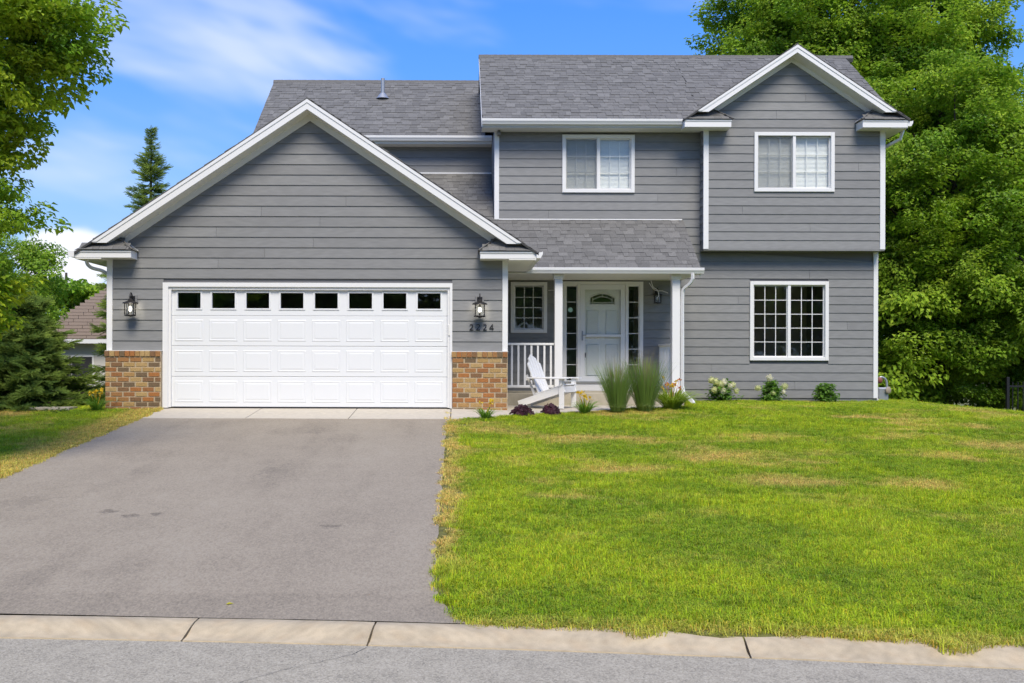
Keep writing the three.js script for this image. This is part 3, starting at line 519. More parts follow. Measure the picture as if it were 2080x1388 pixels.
mesh('eave_soffit', box(.868, 1.315, 2.556, 2.574, -18.6, -16.395), M.soffit, house); mesh('eave_fascia', box(1.316, 1.338, 2.55, 2.68, -18.62, -16.395), M.white, house);
gutterZ(-18.6, -16.36, 2.585, 1.339, 1);
mesh('eave_soffit', box(8.838, 9.17, 5.60, 5.618, -26, -19.59), M.soffit, house); gutterZ(-25.9, -19.58, 5.64, 9.172, 1);
mesh('eave_fascia', box(1.34, 4.73, 2.535, 2.64, -18.70, -18.682), M.white, house); gutterX(1.33, 4.77, 2.53, -18.681);
for (let x = .87; x < 4.66; x += .101) mesh('soffit_board', box(x, Math.min(4.70, x + .098), 2.528, 2.545, zM - .02, x < 1.33 ? -18.6 : -18.71), M.soffit, house);
mesh('soffit_backing', box(.87, 4.7, 2.546, 2.56, zM - .02, -18.71), M.soffit, house);
// porch: slab, posts, rails
mesh('porch_slab', chamfer(.868, 4.42, -.3, .198, zM - .01, -18.72, .01), M.found, house);
const post = (x) => { const p = new THREE.Group(); p.name = 'porch_post'; house.add(p); mesh('shaft', chamfer(x - .078, x + .078, .2, 2.52, -18.95, -18.794, .008), M.white, p); mesh('capital', chamfer(x - .10, x + .10, 2.44, 2.526, -18.975, -18.77, .01), M.white, p); };
post(1.972); post(4.275);
function rail(len, n, put) {
  const r = new THREE.Group(); r.name = 'railing'; house.add(r); put(r);
  mesh('top_rail', chamfer(0, len, .935, .98, -.03, .03, .006), M.white, r); mesh('bottom_rail', chamfer(0, len, .10, .15, -.022, .022, .005), M.white, r);
  for (let i = 0; i < n; i++) { const x = len * (i + .5) / n; mesh('baluster', box(x - .019, x + .019, .15, .935, -.019, .019), M.white, r); }
}
rail(1.02, 8, (r) => r.position.set(.872, .2, -18.87)); rail(1.2, 9, (r) => { r.position.set(4.24, .2, -18.96); r.rotation.y = Math.PI / 2; });
// downspouts
const spout = (pts, r = .036, seg = 28) => { const g = tube(pts, r, seg, 4); return mesh('downspout', flat(g), M.white, house); };
spout([[-6.42, 2.6, -16.6], [-6.42, 2.5, -16.6], [-6.36, 2.43, -16.62], [-6.2, 2.38, -16.7], [-6.15, 2.34, -16.8]], .032);
spout([[9.22, 5.64, -19.9], [9.22, 5.52, -19.9], [9.16, 5.44, -19.92], [8.95, 5.33, -20.1], [8.90, 5.25, -20.4], [8.89, 4.6, -20.7], [8.89, .3, -20.75]]);
spout([[8.90, .4, -20.5], [8.90, .14, -20.5], [8.94, .0, -20.4], [9.12, -.06, -20.2]]);
spout([[4.55, 2.55, -18.62], [4.55, 2.42, -18.62], [4.50, 2.33, -18.68], [4.41, 2.24, -18.78], [4.40, 2.1, -18.8], [4.40, 1.2, -18.8], [4.40, .30, -18.8]], .034, 40);
spout([[4.40, .33, -18.79], [4.41, .22, -18.75], [4.48, .13, -18.7], [4.56, .05, -18.65], [4.58, -.06, -18.6]], .042);
// house number
{
  const font = await new FontLoader().loadAsync('fonts/droid/droid_sans_regular.typeface.json');
  [['2', .195], ['2', .312], ['2', .43], ['4', .545]].forEach(([t, x]) => { const g = new TextGeometry(t, { font, size: .107, depth: .012, bevelEnabled: false, curveSegments: 8 }); const m = mesh('house_number_digit', g, M.black, house); m.position.set(x, 1.362, zG + .004); });
}
// hooks on the porch wall
mesh('plant_hook', tube([[1.9, 2.31, zM + .01], [1.98, 2.31, zM + .05], [2.03, 2.30, zM + .14]], .008, 10, 5), M.white, house);
mesh('plant_hook', tube([[4.02, 2.47, zM + .02], [4.1, 2.33, zM + .1], [4.2, 2.27, zM + .5], [4.22, 2.2, zM + .9]], .008, 14, 5), M.white, house);
mesh('plant_hook', tube([[4.0, 2.5, zM + .3], [4.05, 2.36, zM + .3], [4.13, 2.3, zM + .32], [4.16, 2.18, zM + .3], [4.12, 2.14, zM + .3]], .008, 18, 5), M.white, house);

// ------------------------------------------------------------------ lanterns
function lantern(x, y, z, lit, label) {
  const t = thing('wall_lantern', label, 'wall lantern', [x, y, z], 0, lit ? 'lanterns beside the garage door' : undefined);
  mesh('mounting_block', chamfer(-.075, .075, .19, .36, 0, .022, .004), M.siding[1], t);
  mesh('back_plate', chamfer(-.045, .045, .22, .34, .022, .04, .006), M.black, t);
  mesh('arm', tube([[0, .30, .04], [0, .37, .07], [0, .385, .12], [0, .34, .15], [0, .26, .15]], .012, 18, 7), M.bronze, t);
  mesh('hood', new THREE.LatheGeometry([[0, .30], [.03, .285], [.045, .25], [.125, .222], [.135, .205], [.128, .20], [0, .20]].map((p) => new THREE.Vector2(...p)), 24).translate(0, 0, .14), M.bronze, t);
  mesh('base', new THREE.LatheGeometry([[0, -.03], [.03, -.02], [.095, -.012], [.102, 0], [.095, .012], [0, .012]].map((p) => new THREE.Vector2(...p)), 24).translate(0, 0, .14), M.bronze, t);
  for (let i = 0; i < 6; i++) { const a = (i + .5) / 6 * Math.PI * 2; mesh('cage_bar', box(-.007, .007, .01, .205, -.007, .007).translate(Math.cos(a) * .09, 0, .15 + Math.sin(a) * .09), M.bronze, t); }
  mesh('glass_cylinder', new THREE.CylinderGeometry(.068, .068, .18, 20, 1, true).translate(0, .103, .15), M.glass, t);
  mesh('bulb', new THREE.SphereGeometry(.03, 14, 10).scale(1, 1.6, 1).translate(0, .11, .15), lit ? std({ color: lin(.9, .9, .85), emissive: lin(1, .93, .8), emissiveIntensity: 3 }) : std({ color: lin(.7, .7, .68), roughness: .3 }), t);
  if (!lit) t.scale.setScalar(.8);
  if (lit) { const l = new THREE.PointLight(lin(1, .9, .75), .12); l.position.set(0, .11, .15); l.castShadow = true; l.shadow.radius = 1.5; t.add(l); }
}
lantern(-5.655, 1.60, zG + .001, true, 'dark lantern lit on the siding between the corner board and garage door');
lantern(.377, 1.60, zG + .001, true, 'dark lantern lit above the house number');
lantern(4.18, 2.05, zM + .001, false, 'dark unlit lantern on the porch wall by the entrance sidelight');

// ------------------------------------------------------------------ adirondack chair
{
  const t = thing('garden_chair', 'white slatted wooden garden chair with a tall raked back on the walk', 'chair', [1.74, -.03, -17.75], -.52);
  const W = M.white, board = (name, a, b, w, th, z0, z1) => { const A = V(a[0], a[1], 0), B = V(b[0], b[1], 0), d = B.clone().sub(A).normalize(), n = V(-d.y, d.x, 0); const q = (p, k, z) => [p.x + n.x * k, p.y + n.y * k, z]; mesh(name, hexa([q(A, -w, z1), q(B, -w, z1), q(B, th, z1), q(A, th, z1), q(A, -w, z0), q(B, -w, z0), q(B, th, z0), q(A, th, z0)]), W, t); };
  for (const s of [-1, 1]) {
    const z = s * .25; board('stringer', [-.56, .075], [.36, .375], .075, .045, z - .012, z + .012);
    mesh('front_leg', chamfer(.27, .365, 0, .535, s * .278 - .013, s * .278 + .013, .003), W, t);
    mesh('armrest', chamfer(-.34, .44, .535, .558, s * .30 - .07, s * .30 + .07, .004), W, t);
    mesh('arm_bracket', prism([[.28, .535], [.36, .535], [.34, .44], [.30, .40]], s * .305 - .01, s * .305 + .01), W, t);
    board('back_strut', [-.22, .16], [-.42, .60], .02, .02, z * .8 - .012, z * .8 + .012);
  }
  for (let i = 0; i < 6; i++) { const x = .36 - i * .094, y = .425 - i * .0306; board('seat_slat', [x - .08, y - .026], [x, y], 0, .02, -.262, .262); }
  const dir = V(-.37, .93, 0).normalize(), nn = V(.93, .37, 0).normalize();
  [-2, -1, 0, 1, 2].forEach((k) => {
    const L = .80 - .035 * k * k, w = .048, fan = k * .012, P = (l, z) => { const p = V(-.155, .235, 0).addScaledVector(dir, l); return [p.x, p.y, z]; }, o = (p) => [p[0] + nn.x * .02, p[1] + nn.y * .02, p[2]];
    const z0 = k * .102 - w, z1 = k * .102 + w, tl = L - (k < 0 ? .05 : k ? .0 : .012), tr2 = L - (k > 0 ? .05 : k ? .0 : .012);
    const A = P(0, z0 - fan * 0), B = P(0, z1), C = P(tr2, z1 + fan), D = P(tl, z0 + fan);
    mesh('back_slat', hexa([o(B), o(A), o(D), o(C), B, A, D, C]), W, t);
  });
  mesh('back_rail', box(-.40, -.375, .50, .57, -.27, .27), W, t); mesh('back_rail', box(-.215, -.19, .21, .28, -.25, .25), W, t); mesh('front_apron', box(.335, .36, .29, .40, -.265, .265), W, t);
}
// ------------------------------------------------------------------ gas meter
{
  const t = thing('gas_meter', 'small grey gas meter with brown fittings at the house corner', 'gas meter', [9.08, -.12, -20.55]);
  mesh('meter_body', chamfer(-.11, .12, .10, .40, -.08, .08, .03), M.metal, t);
  mesh('pipe', tube([[-.12, -.1, 0], [-.12, .3, 0], [-.1, .55, 0], [-.02, .62, 0], [.08, .57, 0], [.11, .44, 0], [.11, .38, 0]], .025, 30, 8), M.metal, t);
  mesh('regulator', new THREE.LatheGeometry([[0, -.05], [.06, -.045], [.1, -.01], [.1, .01], [.06, .045], [0, .05]].map((p) => new THREE.Vector2(...p)), 18).scale(.8, .55, .8).rotateX(Math.PI / 2).rotateY(.5).translate(.10, .34, .1), std({ color: lin(.30, .25, .18), roughness: .6 }), t);
  mesh('valve', new THREE.SphereGeometry(.065, 12, 8).scale(1, 1.1, .8).translate(-.06, .55, .03), std({ color: lin(.18, .06, .04), roughness: .6 }), t);
}

// ------------------------------------------------------------------ vegetation
const tri = []; // scratch
// arching strap leaves in one mesh
function straps(n, len, w, spread, droop, seed, up = .9) {
  const r = rng(seed), o = [];
  for (let i = 0; i < n; i++) {
    const a = r() * 6.283, L = len * (.6 + .5 * r()), lean = spread * (.25 + .9 * r()), br = (n > 300 ? .12 : .06) * Math.sqrt(r()), dx = Math.cos(a), dz = Math.sin(a), seg = 5; let px, pr;
    for (let k = 0; k <= seg; k++) {
      const t = k / seg, out = br + lean * L * t, y = L * (up * t - droop * t * t * (.6 + .6 * lean)), ww = w * (1 - .92 * t * t) * .5, tw = .3;
      const A = [dx * out - dz * ww, y, dz * out + dx * ww], B = [dx * out + dz * ww, y + ww * tw, dz * out - dx * ww];
      if (k) o.push(...px, ...pr, ...B, ...px, ...B, ...A); px = A; pr = B;
    }
  }
  return soup(o);
}
const green = (r, g, b) => leafMat({ color: lin(r, g, b) });
const stuff = (o) => { o.userData.kind = 'stuff'; return o; };
function petals(n, R0, seed, len, w) { const r = rng(seed), o = []; for (let i = 0; i < n; i++) { const a = r() * 6.283, b = r() * 1.2, c = V(Math.cos(a) * Math.cos(b), Math.sin(b), Math.sin(a) * Math.cos(b)), p = c.clone().multiplyScalar(R0 * (.7 + .4 * r())), u = V(r() - .5, r() - .5, r() - .5).cross(c).normalize(), v = c.clone().cross(u).addScaledVector(c, .5).normalize(); const q = (s, t) => p.clone().addScaledVector(u, s).addScaledVector(v, t).toArray(); o.push(...q(0, 0), ...q(w, len * .5), ...q(0, len), ...q(0, 0), ...q(0, len), ...q(-w, len * .5)); } return soup(o); }
const lilyLeaf = green(.18, .33, .03), lilyLeaf2 = green(.30, .42, .03), yellowP = green(.75, .52, .03), orangeP = green(.75, .22, .05);
function daylily(x, y, z, h, n, seed, label, flower, nf) {
  const t = thing('daylily', label, 'plant', [x, y, z]);
  mesh('foliage', straps(n, h * 1.35, .017, .85, .62, seed, 1.05), seed % 2 ? lilyLeaf : lilyLeaf2, t);
  const r = rng(seed + 5);
  for (let i = 0; i < nf; i++) { const a = r() * 6.283, q = h * .38 * Math.sqrt(r()), hh = h * (.75 + .35 * r()); mesh('flower', mergeGeometries([petals(9, .012, seed + i, .05, .014).translate(Math.cos(a) * q, hh, Math.sin(a) * q), tube([[0, 0, 0], [Math.cos(a) * q * .5, hh * .6, Math.sin(a) * q * .5], [Math.cos(a) * q, hh, Math.sin(a) * q]], .003, 6, 4).toNonIndexed()]), flower(i), t); }
}
daylily(.45, -.10, -15.45, .27, 70, 21, 'small daylily clump at the lawn edge before the brick pier', () => yellowP, 3);
daylily(2.15, -.06, -16.25, .33, 120, 23, 'daylily clump with yellow tips between the purple plants and tall grasses', () => yellowP, 7);
daylily(3.78, -.02, -16.95, .50, 420, 24, 'large bright daylily with orange blooms beside the downspout', (i) => (i % 3 ? yellowP : orangeP), 11);
daylily(-6.15, -.03, -16.35, .34, 120, 27, 'daylily clump against the far brick pier beside the spruce', () => yellowP, 7);
function reedGrass(x, y, z, h, n, seed, label) {
  const t = thing('ornamental_grass', label, 'plant', [x, y, z], 0, 'tall grasses by the walk');
  mesh('foliage', straps(n, h * 1.15, .0085, .42, .26, seed, 1.02), green(.25, .37, .075), t); mesh('skirt', straps(Math.floor(n * .4), h * .4, .008, .85, .45, seed + 1, .8), green(.24, .32, .09), t);
  mesh('plumes', straps(Math.floor(n * .35), h * 1.2, .006, .3, .1, seed + 2, 1.0), green(.30, .25, .14), t);
}
reedGrass(2.75, -.03, -16.5, .84, 620, 31, 'shorter tuft of tall ornamental grass in front of the door'); reedGrass(3.24, -.03, -16.6, .92, 700, 35, 'taller tuft of ornamental grass beside the orange daylily');
function heuchera(x, y, z, w, seed, label) {
  const t = thing('purple_coral_bells', label, 'plant', [x, y, z], 0, 'purple plants beside the chair'), r = rng(seed), mats = [green(.035, .012, .018), green(.07, .02, .032), green(.10, .045, .06)], lists = [[], [], []];
  for (let i = 0; i < 150; i++) {
    const a = r() * 6.283, q = w * Math.sqrt(r()), h = .16 * (1 - (q / w) ** 2 * .8) * (.55 + .6 * r()) + .015, c = V(Math.cos(a) * q, h, Math.sin(a) * q), n = V(Math.cos(a) * q / w + (r() - .5) * .9, .7, Math.sin(a) * q / w + .35 + (r() - .5) * .9).normalize(), u = V(r() - .5, r() - .5, r() - .5).cross(n).normalize(), v = n.clone().cross(u), s = .026 + .018 * r(), o = lists[Math.floor(r() * 2.6)];
    const P = (k) => { const b = k / 7 * 6.283, m = s * (k % 2 ? 1 : .8); return c.clone().addScaledVector(u, Math.cos(b) * m).addScaledVector(v, Math.sin(b) * m).addScaledVector(n, k % 2 ? .008 : -.004).toArray(); };
    for (let k = 0; k < 7; k++) o.push(...c.clone().addScaledVector(n, .006).toArray(), ...P(k), ...P((k + 1) % 7));
  }
  lists.forEach((o, i) => mesh('foliage', soup(o), mats[i], t));
}
heuchera(1.07, -.09, -15.95, .20, 41, 'larger dark purple leafy mound by the walk under the chair'); heuchera(1.56, -.08, -16.12, .165, 43, 'smaller dark purple leafy mound by the walk beside the daylily');
// leaf clump: folded leaves spread in a ball, used by shrubs and trees
function clump(n, rad, len, wid, seed, flatY = .7) {
  const r = rng(seed), o = [];
  for (let i = 0; i < n; i++) {
    const c = V(r() * 2 - 1, (r() * 2 - 1) * flatY, r() * 2 - 1).multiplyScalar(rad), d = V(r() * 2 - 1, r() * .9 - .55, r() * 2 - 1).normalize(), up = V(r() - .5, 1.2, r() - .5).normalize(), s = d.clone().cross(up).normalize(), n2 = s.clone().cross(d), L = len * (.7 + .6 * r()), w = wid * (.7 + .6 * r());
    const base = c.toArray(), tip = c.clone().addScaledVector(d, L).addScaledVector(n2, -L * .12).toArray(), a = c.clone().addScaledVector(d, L * .45).addScaledVector(s, w).addScaledVector(n2, w * .35).toArray(), b = c.clone().addScaledVector(d, L * .45).addScaledVector(s, -w).addScaledVector(n2, w * .35).toArray();
    o.push(...base, ...a, ...tip, ...base, ...tip, ...b);
  }
  return soup(o);
}
function shrub(name, x, y, z, h, w, label, heads, seed, group) {
  const t = thing(name, label, 'shrub', [x, y, z], 0, group), r = rng(seed), o = [];
  for (let i = 0; i < 46; i++) { const a = r() * 6.283, b = r(), q = w * Math.sqrt(r()); o.push(clump(16, .09, .085, .026, seed + i, .8).translate(Math.cos(a) * q * (1 - b * .5), .07 + b * h * .8, Math.sin(a) * q * (1 - b * .5))); }
  mesh('foliage', mergeGeometries(o), green(.15, .30, .035), t);
  mesh('stems', mergeGeometries(Array.from({ length: 7 }, (_, i) => tube([[0, 0, 0], [Math.cos(i) * w * .3, h * .4, Math.sin(i) * w * .3], [Math.cos(i) * w * .7, h * .8, Math.sin(i) * w * .7]], .006, 6, 5))), M.bark, t);
  const cream = [leafMat({ color: lin(.72, .74, .38) }), leafMat({ color: lin(.80, .78, .60) })];
  heads.forEach(([hx, hy, hz, s], i) => { const g = []; for (let k = 0; k < 46; k++) { const a = r() * 6.283, b = Math.acos(1 - 1.8 * r()), c = V(Math.sin(b) * Math.cos(a), Math.cos(b) * 1.15, Math.sin(b) * Math.sin(a)).multiplyScalar(s); g.push(petals(4, .006, seed + k + i * 50, s * .34, s * .12).translate(hx + c.x, hy + c.y, hz + c.z)); } g.push(new THREE.IcosahedronGeometry(s * .86, 1).scale(1, 1.12, 1).translate(hx, hy, hz)); const G = mergeGeometries(g.map((q) => { const m = q.index ? q.toNonIndexed() : q; m.deleteAttribute('uv'); return m; })); mesh('flower_head', G, cream[i % 3 ? 0 : 1], t); });
}
{
  const r = rng(77), hd = []; for (let i = 0; i < 15; i++) hd.push([(r() - .5) * .52, .22 + .25 * r(), .05 + .16 * r(), .05 + .015 * r()]);
  shrub('hydrangea', 5.46, -.02, -19.75, .42, .27, 'hydrangea shrub covered in cream flower heads beside the downspout elbow', hd, 201, 'hydrangeas along the wall');
  shrub('hydrangea', 6.42, -.02, -19.75, .40, .22, 'hydrangea shrub with only a few cream flower heads under the tall window', [[-.02, .50, .05, .065], [-.27, .30, .08, .055], [.29, .33, .06, .06], [.25, .22, .12, .04], [.0, .2, .2, .04]], 203, 'hydrangeas along the wall');
  shrub('young_shrub', 7.55, -.02, -19.75, .34, .22, 'small plain green shrub without flowers at the wall', [], 205);
}

// ------------------------------------------------------------------ trees
// a bough: leaves spread through a flattened, hollow cluster of radius 1, tinted leaf by leaf
function boughGeo(n, len, wid, seed, sub = 9) {
  const r = rng(seed), o = [], col = [], cs = Array.from({ length: sub }, () => V(r() * 2 - 1, (r() * 2 - 1) * .5, r() * 2 - 1).multiplyScalar(.68));
  for (let i = 0; i < n; i++) {
    const k = cs[i % sub], p = V(r() * 2 - 1, r() * 2 - 1, r() * 2 - 1); if (p.length() > 1) { i--; continue; }
    const c = k.clone().add(p.multiplyScalar(.42).multiply(V(1, .62, 1))), out = c.clone().setY(0).normalize();
    const d = V(r() * 2 - 1 + out.x * .7, r() * .8 - .75, r() * 2 - 1 + out.z * .7).normalize(), up = V(r() - .5, 1.3, r() - .5).normalize(), s = d.clone().cross(up).normalize(), n2 = s.clone().cross(d), L = len * (.65 + .6 * r()), w = wid * (.7 + .6 * r());
    const base = c.toArray(), tip = c.clone().addScaledVector(d, L).addScaledVector(n2, -L * .15).toArray(), a = c.clone().addScaledVector(d, L * .45).addScaledVector(s, w).addScaledVector(n2, w * .4).toArray(), b = c.clone().addScaledVector(d, L * .45).addScaledVector(s, -w).addScaledVector(n2, w * .4).toArray();
    o.push(...base, ...a, ...tip, ...base, ...tip, ...b); const t = .72 + .5 * r(); for (let j = 0; j < 6; j++) col.push(t * (.92 + .2 * ((i * 7) % 5) / 5), t, t * .9);
  }
  const g = soup(o); g.setAttribute('color', new THREE.Float32BufferAttribute(col, 3)); return g;
}
const bigBoughs = [5, 6, 7].map((q) => boughGeo(900, .135, .046, q, 12)), nearBoughs = [15, 16, 17].map((q) => boughGeo(300, .20, .06, q, 7)), coarse = [25, 26].map((q) => boughGeo(260, .26, .09, q));
const leafA = leafMat({ color: lin(1, 1, 1), vertexColors: true });
function limbs(base, top, rad, ends, r) {
  const g = [];
  const tap = (a, b, r0, r1, n = 7) => { const mid = a.clone().lerp(b, .5).add(V((r() - .5) * .3, .15, (r() - .5) * .3)), cv = new THREE.CatmullRomCurve3([a, mid, b]), G = new THREE.TubeGeometry(cv, n, 1, 7), p = G.attributes.position, c = V(), P = V(); for (let i = 0; i <= n; i++) { cv.getPointAt(i / n, c); const k = lerp(r0, r1, i / n); for (let j = 0; j <= 7; j++) { const id = i * 8 + j; P.fromBufferAttribute(p, id).sub(c).multiplyScalar(k).add(c); p.setXYZ(id, P.x, P.y, P.z); } } g.push(G); };
  tap(base, top, rad, rad * .3, 12);
  ends.forEach((e) => { const t = .25 + .6 * r(), a = base.clone().lerp(top, t); tap(a, e, rad * .38 * (1.1 - t), .015); });
  return mergeGeometries(g);
}
// a crown: boughs spread through the shells of its ellipsoids
function tree(name, label, category, group, base, height, ells, { boughs = 70, bough = 1.0, geos = bigBoughs, tint, seed = 1, trunkR = .22 }) {
  const t = thing(name, label, category, base, 0, group), r = rng(seed), at = geos.map(() => []), ends = [], tot = ells.reduce((s, e) => s + e[3] * e[4] * e[5] * (e[6] ?? 1), 0), c = new THREE.Color(), q = new THREE.Quaternion(), e = new THREE.Euler();
  for (const [cx, cy, cz, rx, ry, rz, w = 1] of ells) {
    const nb = Math.max(3, Math.round(boughs * rx * ry * rz * w / tot));
    for (let i = 0; i < nb; i++) {
      const d = V(r() * 2 - 1, r() * 2 - 1, r() * 2 - 1); if (d.length() > 1) { i--; continue; } d.normalize().multiplyScalar(.3 + .7 * Math.sqrt(r()));
      const p = V(cx + d.x * rx, cy + d.y * ry, cz + d.z * rz), k = bough * (.65 + .65 * r()); if (i % 3 === 0) ends.push(p.clone());
      e.set((r() - .5) * .7, r() * 6.283, (r() - .5) * .7); at[i % geos.length].push([new THREE.Matrix4().compose(p, q.setFromEuler(e), V(k, k * (.8 + .3 * r()), k)), p, r()]);
    }
  }
  mesh('trunk', limbs(V(0, 0, 0), V(ells[0][0], height, ells[0][2]), trunkR, ends.slice(0, 40), r), M.bark, t);
  at.forEach((list, g) => { const im = new THREE.InstancedMesh(geos[g], leafA, list.length); im.name = 'crown'; im.castShadow = im.receiveShadow = true; list.forEach(([m, p, k], i) => { im.setMatrixAt(i, m); tint(c, p, () => k); im.setColorAt(i, c); }); t.add(stuff(im)); });
  return t;
}
const tintMaple = (c, p, r) => { const k = r(), y = .25 + .75 * noise.noise(p.x * .5, p.y * .5, p.z * .5 + 4); c.setRGB(lerp(.19, .45, k * .6 + y * .4), lerp(.35, .60, k * .6 + y * .4), lerp(.024, .045, k)); };
const tintDeep = (c, p, r) => { const k = r(); c.setRGB(lerp(.17, .36, k), lerp(.32, .52, k), lerp(.025, .045, k)); };
const tintYellow = (c, p, r) => { const k = r() * .6 + .5 * noise.noise(p.x * .8, p.y * .8, 2); c.setRGB(lerp(.14, .52, k), lerp(.33, .60, k), lerp(.018, .03, k)); };
const far = 'broadleaf trees behind the house';
tree('maple_tree', 'huge broad maple rising behind the gable roof', 'tree', far, [13.0, -.6, -31], 13, [[-.3, 10.6, 0, 4.4, 5.6, 4.2], [-1.7, 11.4, .5, 3.1, 3.4, 3], [2.6, 7.2, 0, 3.2, 4.2, 3]], { boughs: 360, bough: .9, tint: tintMaple, seed: 301, trunkR: .4 });
tree('maple_tree', 'leafy maple whose lower boughs reach the ground beside the house corner', 'tree', far, [13.6, -.5, -27], 9, [[0, 5.2, 0, 3.4, 4.6, 3], [-1.4, 2.6, .4, 2.6, 2.6, 2], [1.6, 2.2, .3, 2.6, 2.4, 2]], { boughs: 300, bough: .82, tint: tintMaple, seed: 303, trunkR: .25 });
tree('maple_tree', 'maple standing by the black fence at the lot edge', 'tree', far, [17.2, -.8, -29], 10, [[0, 5.0, 0, 3.2, 4.5, 3], [.3, 2.2, 1, 2.8, 2.2, 2]], { boughs: 190, bough: .9, tint: tintDeep, seed: 305, trunkR: .25 });
tree('maple_tree', 'shaded low maple tucked behind the house wall', 'tree', far, [10.9, -.6, -33], 7, [[0, 3.6, 0, 3, 3.6, 2.4]], { boughs: 80, bough: 1, tint: tintDeep, seed: 307, trunkR: .2 });
tree('maple_tree', 'tree far behind the lot edge filling the gaps between the maples', 'tree', far, [19, -1, -42], 9, [[0, 5, 0, 5, 5, 3], [-7, 4, 0, 4, 4, 3]], { boughs: 120, bough: 1.5, geos: coarse, tint: tintDeep, seed: 309, trunkR: .3 });
tree('ash_tree', 'near tree with yellowing leaves hanging over the driveway edge', 'tree', null, [-8.2, -.75, -10.8], 6, [[-.4, 6.4, 0, 2.4, 2.2, 2.2, .3], [3.4, 5.4, 0, .58, .62, .7, 3.5], [3.75, 5.25, 0, .36, .42, .5, 3.5], [3.3, 4.65, 0, .45, .45, .6, 3], [2.98, 4.05, 0, .38, .4, .5, 2.6], [2.92, 3.45, 0, .28, .32, .45, 3], [2.98, 3.14, 0, .25, .18, .4, 3], [2.86, 2.55, 0, .26, .32, .4, 3], [2.86, 2.05, 0, .2, .22, .35, 3], [1.6, 4.4, 0, 1.5, 2, 1.4, .5]], { boughs: 380, bough: .36, geos: nearBoughs, tint: tintYellow, seed: 311, trunkR: .24 });
const fl = 'trees beyond the neighbouring house';
tree('lime_tree', 'bushy bright tree behind the spruces reaching above the neighbour roof', 'tree', fl, [-17.0, -1.2, -34], 6, [[0, 3.9, 0, 2.0, 2.7, 2], [-1, 2.2, .5, 2, 2, 2]], { boughs: 110, bough: .75, tint: tintMaple, seed: 313, trunkR: .2 });
tree('lime_tree', 'rounded light green tree above the brown neighbour roof', 'tree', fl, [-24.5, -1.8, -60], 8, [[0, 5.4, 0, 2.6, 2.4, 2.4], [4, 4.4, 2, 2.4, 2, 2]], { boughs: 70, bough: 1.1, geos: coarse, tint: tintMaple, seed: 315, trunkR: .25 });
tree('lime_tree', 'deep green tree standing beyond the near hanging leaves', 'tree', fl, [-18.5, -1.2, -38], 8, [[0, 5.2, 0, 2.5, 3.4, 2.4], [-3, 4, 0, 3, 3.4, 2]], { boughs: 110, bough: .95, tint: tintDeep, seed: 317, trunkR: .25 });
// spruces: whorls of boughs carrying needle sprays
function spray(seed) { const r = rng(seed), o = []; for (let b = 0; b < 5; b++) { const a = (b - 2) * .42, dx = Math.cos(a), dz = Math.sin(a), L = .34 * (1 - .12 * Math.abs(b - 2)); for (let i = 0; i < 16; i++) { const t = i / 16, px = dx * L * t, pz = dz * L * t, s = i % 2 ? 1 : -1, nl = .07 * (1 - t * .4), ang = a + s * (.7 + .3 * r()), up = (r() - .3) * .03; o.push(px - dz * .007, 0, pz + dx * .007, px + dz * .007, .006, pz - dx * .007, px + Math.cos(ang) * nl, up, pz + Math.sin(ang) * nl); o.push(px, -.006, pz, px, .009, pz, px + dx * nl, .02 + up, pz + dz * nl); } } return soup(o); }
const sprayG = spray(3), needleMat = leafMat({ color: lin(1, 1, 1), transmission: .15 });
function spruce(label, base, h, rad, n, seed, low = .04, scale = 1) {
  const t = thing('spruce_tree', label, 'tree', base, 0, 'spruces beside the garage'), r = rng(seed), m = [], cols = [], q = new THREE.Quaternion(), e = new THREE.Euler(), c = new THREE.Color(), br = [];
  for (let i = 0; i < n; i++) {
    const f = low + (1 - low) * (i + r()) / n, a = i * 2.39996 + r() * .7, R2 = rad * Math.pow(1 - f, .95) * (.55 + .7 * r()) + .05, y0 = f * h, sag = .10 + .2 * (1 - f), tone = r();
    const at = (u) => V(Math.cos(a) * R2 * u, Math.max(.05, y0 + R2 * (-sag * u + .16 * u * u * u + (f > .8 ? .5 * u : 0))), Math.sin(a) * R2 * u);
    br.push(tube([at(0), at(.5), at(1)].map((p) => p.toArray()), .006 + .008 * (1 - f), 4, 4));
    for (let u = .22; u <= 1.001; u += .13 * scale / Math.max(.25, R2)) {
      const p = at(u), sl = (at(Math.min(1, u + .1)).y - at(u - .1).y) / (.2 * R2);
      for (const side of u > .93 ? [0, -.5, .5] : [-.85, .85, 0]) {
        const s = scale * (.8 + .45 * r()) * (1 - .3 * u) * (f > .9 ? .55 : 1); e.set((r() - .5) * 1.5, -a + side + (r() - .5) * .6, Math.atan(sl) * .7 + (r() - .5) * .35, 'YXZ');
        m.push(new THREE.Matrix4().compose(p, q.setFromEuler(e), V(s, s, s))); const g = .5 * r() + .5 * tone; cols.push([lerp(.085, .30, g), lerp(.16, .40, g), lerp(.035, .07, g)]);
      }
    }
  }
  for (let i = 0; i < 14; i++) { const s = scale * (.5 - .02 * i); e.set(0, i * 2.4, 1.1 + .02 * i, 'YXZ'); m.push(new THREE.Matrix4().compose(V(0, h * (.93 + .006 * i), 0), q.setFromEuler(e), V(s, s, s * .7))); cols.push([.19, .28, .052]); }
  const im = new THREE.InstancedMesh(sprayG, needleMat, m.length); im.name = 'needles'; im.castShadow = im.receiveShadow = true; m.forEach((x, i) => { im.setMatrixAt(i, x); im.setColorAt(i, c.setRGB(...cols[i])); }); t.add(stuff(im));
  mesh('trunk', new THREE.CylinderGeometry(.012, .02 + h * .016, h, 8).translate(0, h / 2, 0), M.bark, t); mesh('boughs', mergeGeometries(br), M.bark, t);
}
spruce('wide dark spruce with branches down to the lawn', [-8.0, -.12, -17.6], 2.15, 1.6, 260, 401);
